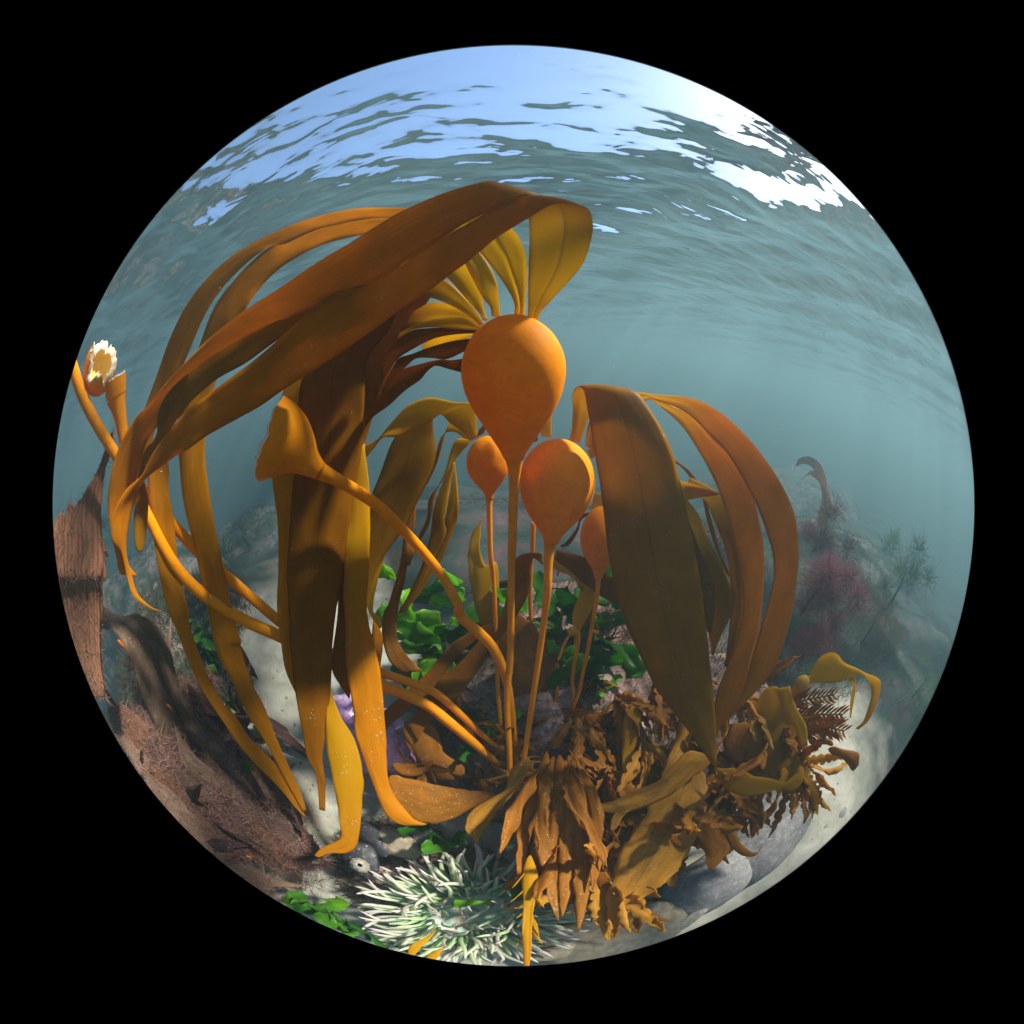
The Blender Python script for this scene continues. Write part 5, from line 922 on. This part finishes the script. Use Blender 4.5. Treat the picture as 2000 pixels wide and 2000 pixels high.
# ---------------------------------------------------------------- background weed in the murk
def turf(name, label, cat, pts, L, W, mat, seed, per=1):
    """uncountable fine weed: thin curved hairs"""
    r_ = np.random.default_rng(seed); p = np.repeat(pts[0], per, 0); d = np.repeat(pts[1], per, 0); n = len(p)
    V, F = hairs(p+r_.normal(0, L*.25, (n, 3))*(1, 1, .3), d+r_.normal(0, .45, (n, 3)), np.full(n, L), W, r_, .4)
    return tag(quad_obj(name, V, F, mat), label, cat, kind='stuff')
def surf_pts(o, n, seed, zmin=.25):
    me = o.data; k = len(me.polygons); c = np.empty(k*3); nn = np.empty(k*3); me.polygons.foreach_get('center', c); me.polygons.foreach_get('normal', nn); c = c.reshape(-1, 3); nn = nn.reshape(-1, 3)
    ok = np.where(nn[:, 2] > zmin)[0]; i = np.random.default_rng(seed).choice(ok, n); a = o.rotation_euler[2]; R = np.array(((math.cos(a), -math.sin(a), 0), (math.sin(a), math.cos(a), 0), (0, 0, 1)))
    return c[i] @ R.T+np.array(o.location), nn[i] @ R.T
def cat_pts(L): return np.concatenate([x[0] for x in L]), np.concatenate([x[1] for x in L])
rocks = [o for o in C.objects if o.name.startswith('reef_rock')]
M_TURFG = blade_mat('turf_green', (.04, .09, .05), (.06, .16, .07), .4, lines=0, mott=0)
M_TURFR = blade_mat('turf_red', (.08, .03, .032), (.13, .05, .045), .4, lines=0, mott=0)
M_TURFB = blade_mat('turf_brown', (.09, .06, .025), (.16, .10, .04), .4, lines=0, mott=0)
M_TURFP = blade_mat('bush_purple', (.11, .035, .05), (.18, .06, .075), .4, lines=0, mott=0)
pg, pr2, pb = [], [], []; ng, nr2, nb2 = [], [], []
for q, o in enumerate(rocks):
    if math.hypot(o.location.x, o.location.y) > .75:
        pg.append(surf_pts(o, 2600, q+1)); pr2.append(surf_pts(o, 2600, q+31)); pb.append(surf_pts(o, 1300, q+61))
    else:
        ng.append(surf_pts(o, 2600, q+1)); nr2.append(surf_pts(o, 4000, q+31)); nb2.append(surf_pts(o, 2800, q+61))
field = {0: [], 1: [], 2: []}
for k in range(9000):
    a = random.uniform(-.6, math.pi+.6); r_ = 1.2+6.5*random.random()**1.3; x, y = r_*math.cos(a), r_*math.sin(a)
    if -1.3 < x < -.3 and y < 1.6: continue
    h_ = noise.noise(Vector((x*1.1, y*1.1, 7))); field[0 if h_ > .1 else 1 if h_ < -.15 else 2].append((x, y, sand_h(x, y)))
for k in range(7000):
    x, y = random.uniform(.35, 2.2), random.uniform(.05, 1.8)
    h_ = noise.noise(Vector((x*2.1, y*2.1, 3))); field[0 if h_ > .15 else 1 if h_ < .02 else 2].append((x, y, sand_h(x, y)))
for k, L_ in ((0, pg), (1, pr2), (2, pb)): f_ = np.array(field[k]); L_.append((f_, np.tile((0, 0, 1.0), (len(f_), 1))))
turf('green_turf', 'short green weed fuzz on the near reef rock', 'turf', cat_pts(ng), .012, .0006, M_TURFG, 11, 3)
turf('red_turf', 'short dark red weed fuzz on the near reef rock', 'turf', cat_pts(nr2), .012, .0006, M_TURFR, 12, 3)
turf('brown_turf', 'short brown weed fuzz on the near reef rock', 'turf', cat_pts(nb2), .014, .0007, M_TURFB, 13, 3)
turf('green_turf', 'fine green weed fuzz over the murky ground and rocks', 'turf', cat_pts(pg), .035, .0013, M_TURFG, 1, 3)
turf('red_turf', 'fine dark red weed fuzz over the murky ground and rocks', 'turf', cat_pts(pr2), .030, .0013, M_TURFR, 2, 3)
turf('brown_turf', 'fine brown weed fuzz over the murky ground and rocks', 'turf', cat_pts(pb), .04, .0014, M_TURFB, 3, 3)
# bushy dark weed and a far kelp in the haze at right
def bush(label, c, R, n, mat, seed):
    root = tag(empty('bushy_weed', c), label, 'seaweed', 'bushy fine weeds'); r_ = np.random.default_rng(seed)
    subs = [np.array(c)+r_.normal(0, R*.42, 3)*(1, 1, .7)+(0, 0, R*.25) for q in range(9)]; ps, ds, ls = [], [], []
    for s_c in subs:
        Rs = R*r_.uniform(.3, .6); m = n//4; d = r_.normal(0, 1, (m, 3)); d[:, 2] += .5; d /= np.linalg.norm(d, axis=1, keepdims=True)
        ps.append(s_c+d*Rs*r_.uniform(.05, .75, (m, 1))); ds.append(d); ls.append(np.full(m, Rs*.45))
    V, F = hairs(np.concatenate(ps), np.concatenate(ds), np.concatenate(ls), R*.006, r_, .9)
    quad_obj('crown', V, F, mat, root)
    V, F, uv = tube_pts([np.array(c)+(0, 0, -R*.5), np.array(c)+(R*.05, 0, R*.0), np.array(c)+(R*.02, R*.05, R*.3)], [R*.04, R*.03, R*.01], 8); mesh_obj('stem', V, F, mat, root, uv=uv)
for (x, y, d_, R, n_, m_, lb) in [(1585, 1165, .98, .13, 2600, M_TURFP, 'bushy purple-red weed right of the long right strands'), (1575, 1275, .88, .09, 1800, M_TURFP, 'smaller dark red bush just above the young kelp'), (1600, 1050, 1.25, .12, 1600, M_TURFP, 'hazy red bush behind the long right strands'), (1760, 1140, 1.7, .2, 900, M_TURFG, 'hazy green bush near the right rim'), (1700, 1230, 1.35, .15, 700, M_TURFB, 'hazy brown bush low in the blue murk at right'), (1800, 1340, 1.25, .10, 500, M_TURFG, 'pale green bush low at the right rim'), (430, 1100, 2.2, .17, 700, M_TURFG, 'hazy green bush beyond the stalks at left'), (200, 1060, 1.9, .15, 600, M_TURFG, 'green bush at the far left rim')]:
    bush(lb, tuple(P(x, y, d_)), R, n_, m_, int(x))
for (x, y, d_, R, n_, m_, lb) in [(330, 1430, .82, .10, 1000, M_FUZZ, 'feathery rusty weed under the ribbed frond'), (400, 1530, .74, .09, 1000, M_TURFR, 'feathery dark red weed at the left of the bed'), (470, 1480, .76, .08, 900, M_FUZZ, 'feathery rusty weed left of the outer strand tip'), (450, 1620, .68, .08, 1000, M_FUZZ, 'feathery rusty weed on the lower left rim'), (530, 1650, .66, .07, 900, M_TURFR, 'feathery dark red weed left of the curled blade end'), (560, 1560, .68, .06, 800, M_FUZZ, 'feathery rusty weed under the strand tips'), (520, 1730, .62, .06, 900, M_FUZZ, 'feathery rusty weed low on the rim'), (300, 1320, .9, .10, 900, M_TURFR, 'feathery dark red weed behind the ribbed frond'), (620, 1690, .60, .05, 800, M_TURFR, 'feathery dark red weed beside the crusted shell'),
    (900, 1250, .74, .05, 700, M_TURFR, 'tuft of red weed under the torn stalk on the reef'), (1010, 1290, .70, .045, 700, M_TURFR, 'tuft of red weed between the two main stalks'), (1090, 1110, .80, .05, 700, M_TURFR, 'tuft of red weed on the reef top at right'), (1200, 1230, .70, .06, 900, M_TURFR, 'tuft of dark red weed behind the broad blade edge'), (860, 1420, .62, .04, 700, M_TURFR, 'tuft of red weed left of the stalk feet'), (1060, 1380, .64, .045, 800, M_TURFB, 'tuft of brown weed right of the second stalk'), (1150, 1380, .62, .05, 800, M_TURFR, 'tuft of red weed left of the broad blade tip'), (780, 1120, .86, .05, 600, M_TURFB, 'tuft of brown weed on the reef edge, left')]:
    bush(lb, tuple(P(x, y, d_)), R, n_, m_, int(x)+7)
FK = tag(empty('far_kelp', P(1590, 1120, 2.5)), 'hazy brown kelp arching over in the murk at right', 'seaweed')
blade(FK, [('f', 1180, 800, 1220, 810, 2.45), ('f', 1220, 650, 1250, 660, 2.42), ('f', 1190, 540, 1225, 520, 2.40), ('f', 1150, 500, 1170, 465, 2.40), ('f', 1100, 510, 1110, 475, 2.40), ('f', 1080, 560, 1090, 540, 2.40)], M_RUST, nv=7, tatter=.2)
blade(FK, [('f', 1200, 790, 1230, 800, 2.47), ('f', 1240, 700, 1265, 700, 2.45), ('f', 1215, 600, 1240, 600, 2.44), ('f', 1160, 550, 1180, 530, 2.43), ('f', 1110, 590, 1130, 560, 2.43)], M_RUST, nv=7, tatter=.2)

# ---------------------------------------------------------------- drifting specks in the water
def specks():
    r_ = np.random.default_rng(99); V = []; F = []; m, t = new_mat('speck'); n = N(t); pr = n('BsdfPrincipled'); pr.inputs['Base Color'].default_value = (.7, .7, .64, 1); setin(pr, Roughness=.9); o = n('OutputMaterial'); n.l(pr.outputs[0], o.inputs[0])
    for q in range(5500):
        d = r_.normal(0, 1, 3); d /= np.linalg.norm(d); rad = .22+2.2*r_.random()**.7; p = CAM+d*rad
        if p[2] > SURF-.05 or p[2] < -.1 or np.dot(d, FWD) < -.2: continue
        s_ = r_.uniform(.0003, .0008)*(.4+rad*.7); i = len(V)
        for e in ((1, 0, 0), (-1, 0, 0), (0, 1, 0), (0, -1, 0), (0, 0, 1), (0, 0, -1)): V.append(p+np.array(e)*s_*r_.uniform(.5, 1.5))
        F += [(i, i+2, i+4), (i+2, i+1, i+4), (i+1, i+3, i+4), (i+3, i, i+4), (i+2, i, i+5), (i+1, i+2, i+5), (i+3, i+1, i+5), (i, i+3, i+5)]
    tag(mesh_obj('drifting_specks', V, F, m), 'pale specks drifting in the water', 'specks', kind='stuff')
specks()
